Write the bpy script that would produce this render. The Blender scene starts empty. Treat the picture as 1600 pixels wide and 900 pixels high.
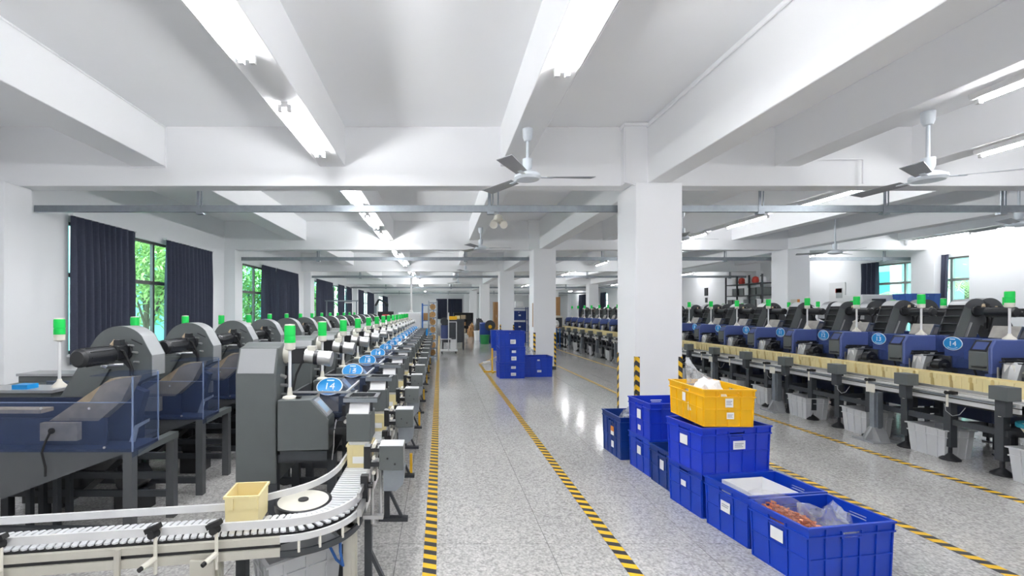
import bpy, bmesh, math, random
from mathutils import Matrix, Vector, noise
R = random.Random(7)
PI = math.pi
scene = bpy.context.scene
COL = scene.collection

# ---------------------------------------------------------------- camera
F_PX, VPX, VPY, EYE = 700.0, 687.0, 485.0, 1.6
cam_d = bpy.data.cameras.new('camera')
cam = bpy.data.objects.new('camera', cam_d); COL.objects.link(cam)
cam.location = (0, 0, EYE); cam.rotation_euler = (PI/2, 0, 0)
cam_d.sensor_fit = 'HORIZONTAL'; cam_d.sensor_width = 36.0
cam_d.lens = 36.0 * F_PX / 1600.0
cam_d.shift_x = (800.0 - VPX) / 1600.0
cam_d.shift_y = (VPY - 450.0) / 1600.0
cam_d.clip_start = 0.05; cam_d.clip_end = 300
scene.camera = cam

# ---------------------------------------------------------------- world, exposure
w = bpy.data.worlds.new('world'); scene.world = w; w.use_nodes = True
bg = w.node_tree.nodes['Background']
bg.inputs[0].default_value = (0.86, 0.95, 1.0, 1); bg.inputs[1].default_value = 3.6
scene.view_settings.view_transform = 'Standard'
scene.view_settings.look = 'None'
scene.view_settings.exposure = 1.28
scene.view_settings.gamma = 1.0
scene.view_settings.use_curve_mapping = False
scene.cycles.diffuse_bounces = 10
scene.cycles.max_bounces = 16
scene.cycles.transparent_max_bounces = 16
scene.cycles.sample_clamp_indirect = 8.0
TUBE_POWER = 48.0

# ---------------------------------------------------------------- materials
def newmat(name):
    m = bpy.data.materials.new(name); m.use_nodes = True
    nt = m.node_tree
    return m, nt, nt.nodes['Principled BSDF']

def L3(c):
    return (c[0], c[1], c[2], 1.0)

def paint(name, col, rough=0.45, metal=0.0, var=0.12, scale=9.0, bump=0.0, spec=0.5):
    """Plain coloured surface with a faint procedural mottling."""
    m, nt, p = newmat(name)
    tc = nt.nodes.new('ShaderNodeTexCoord')
    nz = nt.nodes.new('ShaderNodeTexNoise'); nz.inputs['Scale'].default_value = scale
    nz.inputs['Detail'].default_value = 4
    nt.links.new(tc.outputs['Object'], nz.inputs['Vector'])
    mx = nt.nodes.new('ShaderNodeMix'); mx.data_type = 'RGBA'
    mx.inputs[6].default_value = L3([max(0, c*(1-var)) for c in col])
    mx.inputs[7].default_value = L3([min(1, c*(1+var)) for c in col])
    nt.links.new(nz.outputs[0], mx.inputs[0])
    nt.links.new(mx.outputs[2], p.inputs['Base Color'])
    p.inputs['Roughness'].default_value = rough
    p.inputs['Metallic'].default_value = metal
    p.inputs['Specular IOR Level'].default_value = spec
    if bump > 0:
        b = nt.nodes.new('ShaderNodeBump'); b.inputs['Strength'].default_value = bump
        b.inputs['Distance'].default_value = 0.01
        nt.links.new(nz.outputs[0], b.inputs['Height']); nt.links.new(b.outputs[0], p.inputs['Normal'])
    return m

def emit(name, col, strength):
    m, nt, p = newmat(name)
    p.inputs['Base Color'].default_value = L3(col)
    p.inputs['Emission Color'].default_value = L3(col)
    p.inputs['Emission Strength'].default_value = strength
    return m

def sheet(name, tint, body, fac, rough=0.08, cloudy=0.0):
    """Clear or tinted plastic sheet: mostly see-through, partly its own colour."""
    m, nt, p = newmat(name)
    p.inputs['Base Color'].default_value = L3(body); p.inputs['Roughness'].default_value = rough
    tr = nt.nodes.new('ShaderNodeBsdfTransparent'); tr.inputs[0].default_value = L3(tint)
    mx = nt.nodes.new('ShaderNodeMixShader')
    if cloudy > 0:
        tc = nt.nodes.new('ShaderNodeTexCoord')
        nz = nt.nodes.new('ShaderNodeTexNoise'); nz.inputs['Scale'].default_value = 14
        nt.links.new(tc.outputs['Object'], nz.inputs['Vector'])
        mr = nt.nodes.new('ShaderNodeMapRange')
        mr.inputs[1].default_value = 0.3; mr.inputs[2].default_value = 0.7
        mr.inputs[3].default_value = max(0, fac-cloudy); mr.inputs[4].default_value = min(1, fac+cloudy)
        nt.links.new(nz.outputs[0], mr.inputs[0]); nt.links.new(mr.outputs[0], mx.inputs[0])
    else:
        mx.inputs[0].default_value = fac
    nt.links.new(tr.outputs[0], mx.inputs[1]); nt.links.new(p.outputs[0], mx.inputs[2])
    nt.links.new(mx.outputs[0], nt.nodes['Material Output'].inputs[0])
    return m

def stripes(name, ax, ay, az, period):
    """Yellow and black hazard print, a diagonal stripe in object space."""
    m, nt, p = newmat(name)
    tc = nt.nodes.new('ShaderNodeTexCoord')
    dot = nt.nodes.new('ShaderNodeVectorMath'); dot.operation = 'DOT_PRODUCT'
    dot.inputs[1].default_value = (ax/period, ay/period, az/period)
    nt.links.new(tc.outputs['Object'], dot.inputs[0])
    fr = nt.nodes.new('ShaderNodeMath'); fr.operation = 'FRACT'; nt.links.new(dot.outputs['Value'], fr.inputs[0])
    gt = nt.nodes.new('ShaderNodeMath'); gt.operation = 'GREATER_THAN'; gt.inputs[1].default_value = 0.5
    nt.links.new(fr.outputs[0], gt.inputs[0])
    mx = nt.nodes.new('ShaderNodeMix'); mx.data_type = 'RGBA'
    mx.inputs[6].default_value = (0.86, 0.52, 0.02, 1); mx.inputs[7].default_value = (0.035, 0.035, 0.04, 1)
    nt.links.new(gt.outputs[0], mx.inputs[0]); nt.links.new(mx.outputs[2], p.inputs['Base Color'])
    p.inputs['Roughness'].default_value = 0.4
    return m

def terrazzo(name):
    m, nt, p = newmat(name)
    geo = nt.nodes.new('ShaderNodeNewGeometry')
    n1 = nt.nodes.new('ShaderNodeTexNoise'); n1.inputs['Scale'].default_value = 34; n1.inputs['Detail'].default_value = 2.5
    n1.inputs['Distortion'].default_value = 1.3
    v = nt.nodes.new('ShaderNodeTexVoronoi'); v.inputs['Scale'].default_value = 55
    n2 = nt.nodes.new('ShaderNodeTexNoise'); n2.inputs['Scale'].default_value = 0.55; n2.inputs['Detail'].default_value = 5
    for n in (n1, v, n2): nt.links.new(geo.outputs['Position'], n.inputs['Vector'])
    r1 = nt.nodes.new('ShaderNodeValToRGB')
    e = r1.color_ramp.elements
    e[0].position = 0.36; e[0].color = (0.27, 0.265, 0.255, 1)
    e[1].position = 0.60; e[1].color = (0.60, 0.588, 0.565, 1)
    nt.links.new(n1.outputs[0], r1.inputs[0])
    r2 = nt.nodes.new('ShaderNodeValToRGB')
    e = r2.color_ramp.elements
    e[0].position = 0.05; e[0].color = (0.82, 0.81, 0.79, 1)
    e[1].position = 0.75; e[1].color = (0.40, 0.39, 0.375, 1)
    nt.links.new(v.outputs['Distance'], r2.inputs[0])
    mx = nt.nodes.new('ShaderNodeMix'); mx.data_type = 'RGBA'; mx.inputs[0].default_value = 0.5
    nt.links.new(r1.outputs[0], mx.inputs[6]); nt.links.new(r2.outputs[0], mx.inputs[7])
    m2 = nt.nodes.new('ShaderNodeMix'); m2.data_type = 'RGBA'; m2.blend_type = 'MULTIPLY'; m2.inputs[0].default_value = 1.0
    mr = nt.nodes.new('ShaderNodeMapRange'); mr.inputs[1].default_value = 0.3; mr.inputs[2].default_value = 0.7
    mr.inputs[3].default_value = 0.86; mr.inputs[4].default_value = 1.08
    nt.links.new(n2.outputs[0], mr.inputs[0])
    nt.links.new(mx.outputs[2], m2.inputs[6]); nt.links.new(mr.outputs[0], m2.inputs[7])
    nt.links.new(m2.outputs[2], p.inputs['Base Color'])
    p.inputs['Roughness'].default_value = 0.13
    p.inputs['Specular IOR Level'].default_value = 0.6
    return m

M = {}
def mk():
    M['wall'] = paint('white_wall_paint', (0.89, 0.895, 0.91), 0.7, var=0.015, scale=2)
    M['ceil'] = paint('white_ceiling_paint', (0.89, 0.895, 0.905), 0.75, var=0.015, scale=2)
    M['floor'] = terrazzo('terrazzo')
    M['joint'] = paint('floor_joint', (0.10, 0.10, 0.10), 0.8)
    M['navy'] = paint('navy_curtain', (0.045, 0.052, 0.085), 0.85, var=0.2, scale=30)
    M['frame'] = paint('dark_window_frame', (0.06, 0.055, 0.055), 0.4)
    M['alu'] = paint('grey_window_frame', (0.33, 0.32, 0.31), 0.4, 0.4)
    M['glass'] = sheet('green_window_glass', (0.80, 0.96, 0.93), (0.35, 0.6, 0.58), 0.08, 0.03)
    M['grey'] = paint('grey_machine_paint', (0.108, 0.121, 0.120), 0.42, var=0.06)
    M['greym'] = paint('mid_grey_machine_paint', (0.075, 0.080, 0.086), 0.42, var=0.08)
    M['greyl'] = paint('light_grey_metal', (0.40, 0.41, 0.42), 0.35, 0.35, var=0.06)
    M['greyd'] = paint('dark_grey_paint', (0.042, 0.047, 0.054), 0.5, var=0.15)
    M['dark'] = paint('black_metal', (0.016, 0.017, 0.020), 0.33, var=0.3)
    M['rubber'] = paint('black_rubber', (0.012, 0.012, 0.013), 0.7)
    M['bluem'] = paint('blue_black_machine_paint', (0.030, 0.042, 0.095), 0.45)
    M['slate'] = paint('slate_blue_paint', (0.055, 0.085, 0.24), 0.40)
    M['acryl'] = sheet('blue_acrylic', (0.58, 0.65, 0.86), (0.095, 0.145, 0.38), 0.45, 0.10)
    M['clear'] = sheet('clear_blue_acrylic', (0.84, 0.88, 0.96), (0.16, 0.21, 0.34), 0.12, 0.05)
    M['edge'] = sheet('bright_acrylic_edge', (0.7, 0.8, 0.95), (0.5, 0.6, 0.8), 0.35, 0.1)
    M['inner'] = paint('navy_hopper_lining', (0.014, 0.024, 0.062), 0.5, var=0.25, scale=12)
    M['steel'] = paint('brushed_steel', (0.55, 0.55, 0.55), 0.32, 0.8)
    M['galv'] = paint('galvanised_steel', (0.30, 0.33, 0.36), 0.36, 0.7, var=0.18, scale=14)
    M['alum'] = paint('pale_aluminium', (0.74, 0.74, 0.74), 0.36, 0.2)
    M['beige'] = paint('beige_aluminium_profile', (0.56, 0.54, 0.47), 0.45, 0.1)
    M['chain'] = paint('white_plastic_chain', (0.70, 0.71, 0.73), 0.4)
    M['cream'] = paint('cream_plastic', (0.80, 0.69, 0.37), 0.42, var=0.05)
    M['ivory'] = paint('ivory_plastic', (0.76, 0.73, 0.64), 0.45, var=0.03)
    M['white'] = paint('white_plastic', (0.80, 0.80, 0.80), 0.4, var=0.02)
    M['wcrate'] = paint('off_white_crate_plastic', (0.60, 0.61, 0.62), 0.45, var=0.03)
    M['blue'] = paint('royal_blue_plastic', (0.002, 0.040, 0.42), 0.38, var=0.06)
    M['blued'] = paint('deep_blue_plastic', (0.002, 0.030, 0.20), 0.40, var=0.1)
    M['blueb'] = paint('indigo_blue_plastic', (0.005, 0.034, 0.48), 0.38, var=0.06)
    M['yellow'] = paint('yellow_plastic', (0.84, 0.46, 0.005), 0.38, var=0.04)
    M['yelpaint'] = paint('yellow_paint', (0.80, 0.47, 0.02), 0.5)
    M['green'] = paint('green_plastic', (0.01, 0.20, 0.05), 0.45)
    M['lens'] = emit('green_beacon_lens', (0.0, 0.42, 0.06), 0.16)
    M['sign'] = paint('sky_blue_sign', (0.005, 0.27, 0.66), 0.4, var=0.03)
    M['ink'] = paint('white_print', (0.88, 0.90, 0.92), 0.5, var=0.01)
    M['greyink'] = paint('grey_print', (0.30, 0.30, 0.33), 0.6)
    M['paper'] = paint('white_paper_label', (0.84, 0.84, 0.83), 0.6, var=0.03)
    M['screen'] = paint('pale_screen', (0.42, 0.56, 0.70), 0.2)
    M['bezel'] = paint('black_bezel', (0.02, 0.02, 0.024), 0.3)
    M['tube'] = emit('lit_fluorescent_tube', (0.97, 0.98, 1.0), TUBE_POWER)
    M['fixture'] = paint('white_lamp_body', (0.80, 0.80, 0.80), 0.4, var=0.01)
    M['fan'] = paint('white_fan_enamel', (0.74, 0.79, 0.84), 0.3, var=0.02)
    M['blade'] = paint('fan_blade_metal', (0.36, 0.37, 0.39), 0.4, 0.2)
    M['tapef'] = stripes('floor_hazard_tape', 0.30, 1.0, 0.0, 0.105)
    M['tapec'] = stripes('column_hazard_tape', 0.8, 0.8, 1.0, 0.125)
    M['bluep'] = paint('blue_cover_paint', (0.075, 0.110, 0.30), 0.35)
    M['crateb'] = paint('pale_blue_crate_plastic', (0.03, 0.13, 0.48), 0.4)
    M['dusty'] = paint('dusty_grey_plastic', (0.36, 0.34, 0.31), 0.5, var=0.35, scale=14)
    M['tan'] = paint('dusty_tan_lining', (0.42, 0.33, 0.22), 0.7, var=0.35, scale=18)
    M['copper'] = paint('copper_parts', (0.62, 0.21, 0.09), 0.35, 0.55, var=0.3, scale=40)
    M['film'] = sheet('thin_clear_film', (0.97, 0.97, 0.97), (0.8, 0.8, 0.82), 0.10, 0.1, 0.08)
    M['bag'] = sheet('clear_plastic_bag', (0.93, 0.94, 0.95), (0.75, 0.77, 0.79), 0.26, 0.10, 0.18)
    M['brown'] = paint('brown_wood_veneer', (0.36, 0.19, 0.07), 0.5, var=0.2, scale=5)
    M['coil'] = paint('brown_paper_coil', (0.50, 0.28, 0.10), 0.6, var=0.3, scale=20)
    M['leaf'] = paint('leaf_green', (0.20, 0.40, 0.08), 0.5, var=0.4, scale=3)
    M['leafp'] = paint('pale_leaf_green', (0.42, 0.56, 0.20), 0.5, var=0.4, scale=3)
    M['bark'] = paint('bark', (0.12, 0.08, 0.05), 0.8, bump=0.4)
    M['teal'] = paint('teal_facade', (0.30, 0.66, 0.66), 0.6, var=0.1, scale=1)
    M['ground'] = paint('outdoor_ground', (0.25, 0.28, 0.20), 0.9)
    M['red'] = paint('red_print', (0.62, 0.05, 0.03), 0.5)
    M['orange'] = paint('orange_print', (0.75, 0.25, 0.03), 0.5)
    M['teald'] = paint('teal_hose', (0.02, 0.25, 0.32), 0.45)
    M['aqua'] = paint('blue_hose', (0.02, 0.12, 0.40), 0.45)
mk()

# ---------------------------------------------------------------- mesh builder
class MB:
    def __init__(s): s.v, s.f = [], []
    def add(s, vs, fs):
        o = len(s.v); s.v += [tuple(p) for p in vs]; s.f += [tuple(i+o for i in q) for q in fs]; return s
    def box(s, x0, x1, y0, y1, z0, z1):
        return s.add([(x0,y0,z0),(x1,y0,z0),(x1,y1,z0),(x0,y1,z0),(x0,y0,z1),(x1,y0,z1),(x1,y1,z1),(x0,y1,z1)],
                     [(0,3,2,1),(4,5,6,7),(0,1,5,4),(1,2,6,5),(2,3,7,6),(3,0,4,7)])
    def obox(s, c, sx, sy, sz, rot):
        """box of full sizes about c turned by the Matrix rot"""
        t = MB().box(-sx/2, sx/2, -sy/2, sy/2, -sz/2, sz/2)
        return s.add([tuple(rot @ Vector(p) + Vector(c)) for p in t.v], t.f)
    def bar(s, p0, p1, wd, ht, up=(0,0,1)):
        """rectangular bar from p0 to p1"""
        p0, p1 = Vector(p0), Vector(p1); d = (p1-p0).normalized()
        side = d.cross(Vector(up))
        if side.length < 1e-4: side = d.cross(Vector((1,0,0)))
        side.normalize(); u = side.cross(d).normalized()
        vs = []
        for p in (p0, p1):
            for a, b in ((-1,-1),(1,-1),(1,1),(-1,1)): vs.append(p + side*(a*wd/2) + u*(b*ht/2))
        return s.add(vs, [(0,1,2,3),(7,6,5,4),(0,4,5,1),(1,5,6,2),(2,6,7,3),(3,7,4,0)])
    def prism(s, poly, axis, a, b):
        """poly in the plane across the axis ('x': (y,z), 'y': (x,z), 'z': (x,y)) extruded from a to b"""
        n = len(poly)
        def P(q, t): return {'x': (t,q[0],q[1]), 'y': (q[0],t,q[1]), 'z': (q[0],q[1],t)}[axis]
        vs = [P(q,a) for q in poly] + [P(q,b) for q in poly]
        fs = [tuple(range(n)), tuple(range(2*n-1, n-1, -1))]
        fs += [(i, i+n, (i+1)%n+n, (i+1)%n) for i in range(n)]
        return s.add(vs, fs)
    def cyl(s, p0, p1, r0, r1=None, n=12, caps=True):
        if r1 is None: r1 = r0
        p0, p1 = Vector(p0), Vector(p1); d = (p1-p0).normalized()
        a = d.orthogonal().normalized(); b = d.cross(a)
        vs = []
        for p, r in ((p0,r0),(p1,r1)):
            for i in range(n):
                t = 2*PI*i/n; vs.append(p + a*(r*math.cos(t)) + b*(r*math.sin(t)))
        fs = [(i, (i+1)%n, (i+1)%n+n, i+n) for i in range(n)]
        if caps: fs += [tuple(range(n-1,-1,-1)), tuple(range(n, 2*n))]
        return s.add(vs, fs)
    def tube(s, pts, r, n=6):
        pts = [Vector(p) for p in pts]; vs, fs = [], []
        prev = None
        for i, p in enumerate(pts):
            d = (pts[min(i+1,len(pts)-1)] - pts[max(i-1,0)]).normalized()
            a = d.orthogonal().normalized() if prev is None else (prev - d*prev.dot(d)).normalized()
            prev = a; b = d.cross(a)
            for k in range(n):
                t = 2*PI*k/n; vs.append(p + a*(r*math.cos(t)) + b*(r*math.sin(t)))
        for i in range(len(pts)-1):
            for k in range(n):
                fs.append((i*n+k, i*n+(k+1)%n, (i+1)*n+(k+1)%n, (i+1)*n+k))
        fs += [tuple(range(n-1,-1,-1)), tuple(range((len(pts)-1)*n, len(pts)*n))]
        return s.add(vs, fs)
    def lathe(s, prof, c=(0,0,0), n=16):
        vs, fs = [], []
        for r, z in prof:
            for k in range(n):
                t = 2*PI*k/n; vs.append((c[0]+r*math.cos(t), c[1]+r*math.sin(t), c[2]+z))
        for i in range(len(prof)-1):
            for k in range(n): fs.append((i*n+k, i*n+(k+1)%n, (i+1)*n+(k+1)%n, (i+1)*n+k))
        fs += [tuple(range(n-1,-1,-1)), tuple(range((len(prof)-1)*n, len(prof)*n))]
        return s.add(vs, fs)
    def ribbon(s, pts, wd, ht, z=None):
        """flat bar of width wd (horizontal) and height ht following pts"""
        pts = [Vector(p) for p in pts]; vs, fs = [], []
        for i, p in enumerate(pts):
            d = (pts[min(i+1,len(pts)-1)] - pts[max(i-1,0)]); d.z = 0; d.normalize()
            sd = Vector((d.y, -d.x, 0))
            for a, b in ((-1,-1),(1,-1),(1,1),(-1,1)): vs.append(p + sd*(a*wd/2) + Vector((0,0,b*ht/2)))
        for i in range(len(pts)-1):
            for k in range(4): fs.append((i*4+k, i*4+(k+1)%4, (i+1)*4+(k+1)%4, (i+1)*4+k))
        fs += [(3,2,1,0), tuple(range(len(vs)-4, len(vs)))]
        return s.add(vs, fs)
    def mesh(s, name, bevel=0.0, smooth=True):
        me = bpy.data.meshes.new(name)
        me.from_pydata(s.v, [], s.f)
        bm = bmesh.new(); bm.from_mesh(me)
        bmesh.ops.recalc_face_normals(bm, faces=bm.faces)
        if bevel > 0:
            es = [e for e in bm.edges if len(e.link_faces) == 2 and e.calc_face_angle(0) > 0.5]
            bmesh.ops.bevel(bm, geom=es, offset=bevel, segments=1, profile=0.5, affect='EDGES', clamp_overlap=True)
        bm.to_mesh(me); bm.free()
        if smooth:
            me.polygons.foreach_set('use_smooth', [True]*len(me.polygons))
            me.set_sharp_from_angle(angle=math.radians(14 if bevel > 0 else 38))
        return me

def tag(o, label=None, cat=None, group=None, kind=None):
    if label: o['label'] = label
    if cat: o['category'] = cat
    if group: o['group'] = group
    if kind: o['kind'] = kind
    return o

def obj(name, mb, mat, parent=None, bevel=0.0, smooth=True, label=None):
    me = mb if isinstance(mb, bpy.types.Mesh) else mb.mesh(name, bevel, smooth)
    if not me.materials: me.materials.append(M[mat])
    o = bpy.data.objects.new(name, me); COL.objects.link(o)
    if parent is not None: o.parent = parent
    if label: o['label'] = label
    return o

def thing(name, label, cat, loc=(0,0,0), rz=0.0, group=None):
    o = bpy.data.objects.new(name, None); COL.objects.link(o)
    o.empty_display_size = 0.05
    o.location = loc; o.rotation_euler = (0,0,rz)
    return tag(o, label, cat, group)

def dup(o, parent=None):
    c = o.copy(); COL.objects.link(c)
    if parent is not None: c.parent = parent
    for ch in o.children: dup(ch, c)
    return c

def dup_at(root, loc, label, rz=None):
    c = dup(root); c.location = loc; c['label'] = label
    if rz is not None: c.rotation_euler = (0,0,rz)
    return c

def struct(name, mb, mat, label=None, parent=None, bevel=0.0):
    o = obj(name, mb, mat, parent, bevel)
    if parent is None: o['kind'] = 'structure'
    if label: o['label'] = label
    return o

ORD = ['first','second','third','fourth','fifth','sixth','seventh','eighth','ninth','tenth','eleventh','twelfth','thirteenth',
       'fourteenth','fifteenth','sixteenth','seventeenth','eighteenth','nineteenth','twentieth','twenty-first','twenty-second','twenty-third','twenty-fourth','twenty-fifth']
# ================================================================ the room
XL, XR, YB, YF = -5.9, 13.65, 52.0, -4.0       # wall faces
ZC, ZB, ZS = 4.05, 3.26, 3.52                  # ceiling, main beam underside, secondary beam underside
LINES = [6.1, 12.4, 19.2, 28.5, 38.0, 47.0]    # column lines
# floor: near field laid as slabs with open joints, far field as one sheet
JX = [-0.28 + 1.02*i for i in range(-5, 9)]
JY = [1.03 + 1.02*i for i in range(0, 11)]
fl = MB()
fl.box(XL, XR, YF, YB, -0.20, -0.006)
fl.box(XL, XR, YF, JY[0], -0.006, 0.0); fl.box(XL, XR, JY[-1], YB, -0.006, 0.0)
fl.box(XL, JX[0], JY[0], JY[-1], -0.006, 0.0); fl.box(JX[-1], XR, JY[0], JY[-1], -0.006, 0.0)
floor = struct('floor', fl, 'floor', 'speckled grey terrazzo floor with thin joints')
g = 0.0018
slab_me = MB().box(g, 1.02-g, g, 1.02-g, -0.0055, 0.0).mesh('floor_slab'); slab_me.materials.append(M['floor'])
for x in JX[:-1]:
    for y in JY[:-1]:
        s_ = obj('floor_slab', slab_me, 'floor', floor); s_.location = (x, y, 0)
jb = MB()
jb.box(JX[0], JX[-1], JY[0], JY[-1], -0.0058, -0.0052); obj('joint_filler', jb, 'joint', floor)

struct('ceiling', MB().box(XL-0.3, XR+0.3, YF-0.3, YB+0.3, ZC, ZC+0.25), 'ceil', 'white painted concrete ceiling slab')

def wall_x(name, x0, x1, holes, label):
    """wall along Y between x0 and x1 with rectangular holes (y0,y1,z0,z1)"""
    m = MB(); y = YF
    for (a, b, c, d) in holes:
        m.box(x0, x1, y, a, -0.1, ZC); m.box(x0, x1, a, b, -0.1, c); m.box(x0, x1, a, b, d, ZC); y = b
    m.box(x0, x1, y, YB, -0.1, ZC)
    return struct(name, m, 'wall', label)
LW = [(7.12, 11.55, 0.9, 3.02), (13.4, 18.45, 0.9, 3.02), (21.1, 29.6, 0.9, 3.02), (31.9, 39.6, 0.9, 3.02), (43.0, 50.1, 0.9, 3.02)]
PIL = [6.1, 12.6, 19.8, 30.8, 41.2, 51.2]
RW = [(11.55, 14.45, 0.95, 3.02), (36.4, 39.0, 0.95, 3.02), (39.8, 43.8, 0.95, 3.02)]
wall_x('wall_left', XL-0.24, XL, LW, 'white left wall with curtained windows')
wall_x('wall_right', XR, XR+0.24, RW, 'white right wall with a window')
struct('wall_back', MB().box(XL-0.24, XR+0.24, YB, YB+0.24, -0.1, ZC), 'wall', 'white far end wall of the hall')
struct('wall_front', MB().box(XL-0.24, XR+0.24, YF-0.24, YF, -0.1, ZC), 'wall', 'white wall behind the viewer')

def beam(name, box, label):
    return struct(name, MB().box(*box), 'ceil', label, bevel=0.006)
SEC = [(-4.10, -3.66), (-1.60, -1.26), (0.81, 1.11), (4.47, 4.80), (6.30, 6.60), (8.00, 8.30), (12.55, 12.85)]
for i, (a, b) in enumerate(SEC):
    beam('ceiling_beam', (a, b, YF, YB, ZS, ZC), 'white lengthwise ceiling rib, %s from the left wall' % ORD[i])
beam('main_beam', (2.71, 3.00, YF, YB, ZB, ZC), 'deep white lengthwise beam over the aisle columns')
beam('main_beam', (9.55, 9.85, YF, YB, ZB, ZC), 'deep white lengthwise beam over the right-hand columns')
for i, y in enumerate(LINES):
    beam('cross_beam', (XL, XR, y-0.125, y+0.125, ZB, ZC), 'deep white cross beam, %s from the viewer' % ORD[i])
    p = MB().box(XL, XL+0.30, PIL[i]-0.34, PIL[i]+0.05, 0, ZB)
    struct('wall_pilaster', p, 'wall', 'white pilaster on the left wall, %s from the viewer' % ORD[i], bevel=0.004)
    struct('wall_pilaster', MB().box(XR-0.30, XR, y-0.3, y+0.3, 0, ZB), 'wall', 'white pilaster on the right wall, %s from the viewer' % ORD[i], bevel=0.004)
    for x0, side in ((2.54, 'beside the aisle'), (9.40, 'on the right')):
        c = struct('column', MB().box(x0, x0+0.6, y-0.3, y+0.3, 0, ZB), 'wall', 'square white column %s, %s from the viewer' % (side, ORD[i]), bevel=0.006)
        if i < 3:
            for (cx, cy) in ((x0, y-0.3), (x0+0.6, y-0.3), (x0, y+0.3)):
                sx = -1 if cx == x0 else 1; sy = -1 if cy < y else 1; t = MB(); e = 0.003; wd = 0.05
                t.box(min(cx+sx*e, cx-sx*wd), max(cx+sx*e, cx-sx*wd), min(cy, cy+sy*e), max(cy, cy+sy*e), 0.10, 1.0)
                t.box(min(cx, cx+sx*e), max(cx, cx+sx*e), min(cy+sy*e, cy-sy*wd), max(cy+sy*e, cy-sy*wd), 0.10, 1.0)
                obj('corner_hazard_strip', t, 'tapec', c, label='yellow and black corner strip')
            sk = MB().box(x0-0.004, x0+0.604, y-0.304, y+0.304, 0, 0.09); obj('skirting', sk, 'dark', c)
# boxed-in pipe beside the aisle column heads and slim trims
for i, y in enumerate(LINES[:3]):
    struct('trim_%d' % (i+1), MB().box(2.42, 2.71, y-0.26, y-0.12, ZB, ZC).box(2.40, 2.73, y-0.28, y-0.10, ZC-0.05, ZC-0.01), 'ceil')

# painted conduits that follow the beams
def conduit(pts, label, mat='wall', r=0.014):
    return tag(obj('conduit_pipe', MB().tube(pts, r, 6), mat), label, 'pipe')
conduit([(2.685, -2, 3.98), (2.685, 5.80, 3.98)], 'thin white conduit along the top of the aisle column beam')
conduit([(2.40, 5.82, 3.98), (2.40, 5.82, 3.27), (2.52, 5.78, 3.22)], 'thin white conduit dropping beside the first aisle column head')
conduit([(1.13, -2, 3.56), (1.13, 5.94, 3.56), (1.13, 5.94, 3.30)], 'thin white conduit along the rib that carries the near ceiling fan')
conduit([(4.83, -2, 3.60), (4.83, 5.93, 3.60), (5.6, 5.93, 3.60), (5.6, 5.93, 3.28)], 'thin white conduit along the rib with the right-hand ceiling fan', r=0.012)
conduit([(-3.64, -2, 4.03), (-3.64, 5.95, 4.03), (-3.64, 5.95, 3.50), (-4.12, 5.95, 3.50)], 'thin white conduit along the leftmost ceiling rib', r=0.010)

# ------------------------------------------------ windows
def window(n, x, y0, y1, z0, z1, sx, ys, zt, mat, label):
    """window in a wall along Y at x; ys: mullion positions, zt: transom height; sx: outward sign"""
    m = MB(); t = 0.05
    xa, xb = sorted((x+sx*0.06, x+sx*0.12))
    m.box(xa, xb, y0, y1, z0, z0+t); m.box(xa, xb, y0, y1, z1-t, z1); m.box(xa, xb, y0, y0+t, z0, z1); m.box(xa, xb, y1-t, y1, z0, z1)
    root = struct('window_%d' % n, m, mat, label)
    for yy in ys: obj('mullion', MB().box(xa, xb, yy-0.03, yy+0.03, z0+t, z1-t), mat, root)
    obj('transom', MB().box(xa-0.005, xb+0.005, y0+t, y1-t, zt-0.035, zt+0.035), mat, root)
    xs = (xa+xb)/2; cells = [y0+t] + list(ys) + [y1-t]
    for a, b in zip(cells[:-1], cells[1:]):
        for c, d in ((z0+t, zt-0.035), (zt+0.035, z1-t)):
            obj('pane', MB().box(xs-0.003, xs+0.003, a, b, c, d), 'glass', root)
    si, so = sorted((x-sx*0.05, x+sx*0.24))
    obj('window_sill', MB().box(si, so, y0-0.03, y1+0.03, z0-0.04, z0), 'wall', root)
    return root
for n, (a, b, c, d) in enumerate(LW):
    k = max(3, int(round((b-a)/1.05)))
    window(n+1, XL, a, b, c, d, -1, [a + (b-a)*i/k for i in range(1, k)], 2.17, 'frame', 'dark framed window behind the curtains, %s along the left wall' % ORD[n])
window(6, XR, 11.55, 14.45, 0.95, 3.02, 1, [12.0, 12.75, 13.2], 2.42, 'alu', 'grey framed window in the right wall with palms outside')

window(7, XR, 36.4, 39.0, 0.95, 3.02, 1, [37.7], 2.42, 'alu', 'curtained window far down the right wall')
window(8, XR, 39.8, 43.8, 0.95, 3.02, 1, [41.1, 42.5], 2.42, 'alu', 'curtained window farthest down the right wall')

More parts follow.
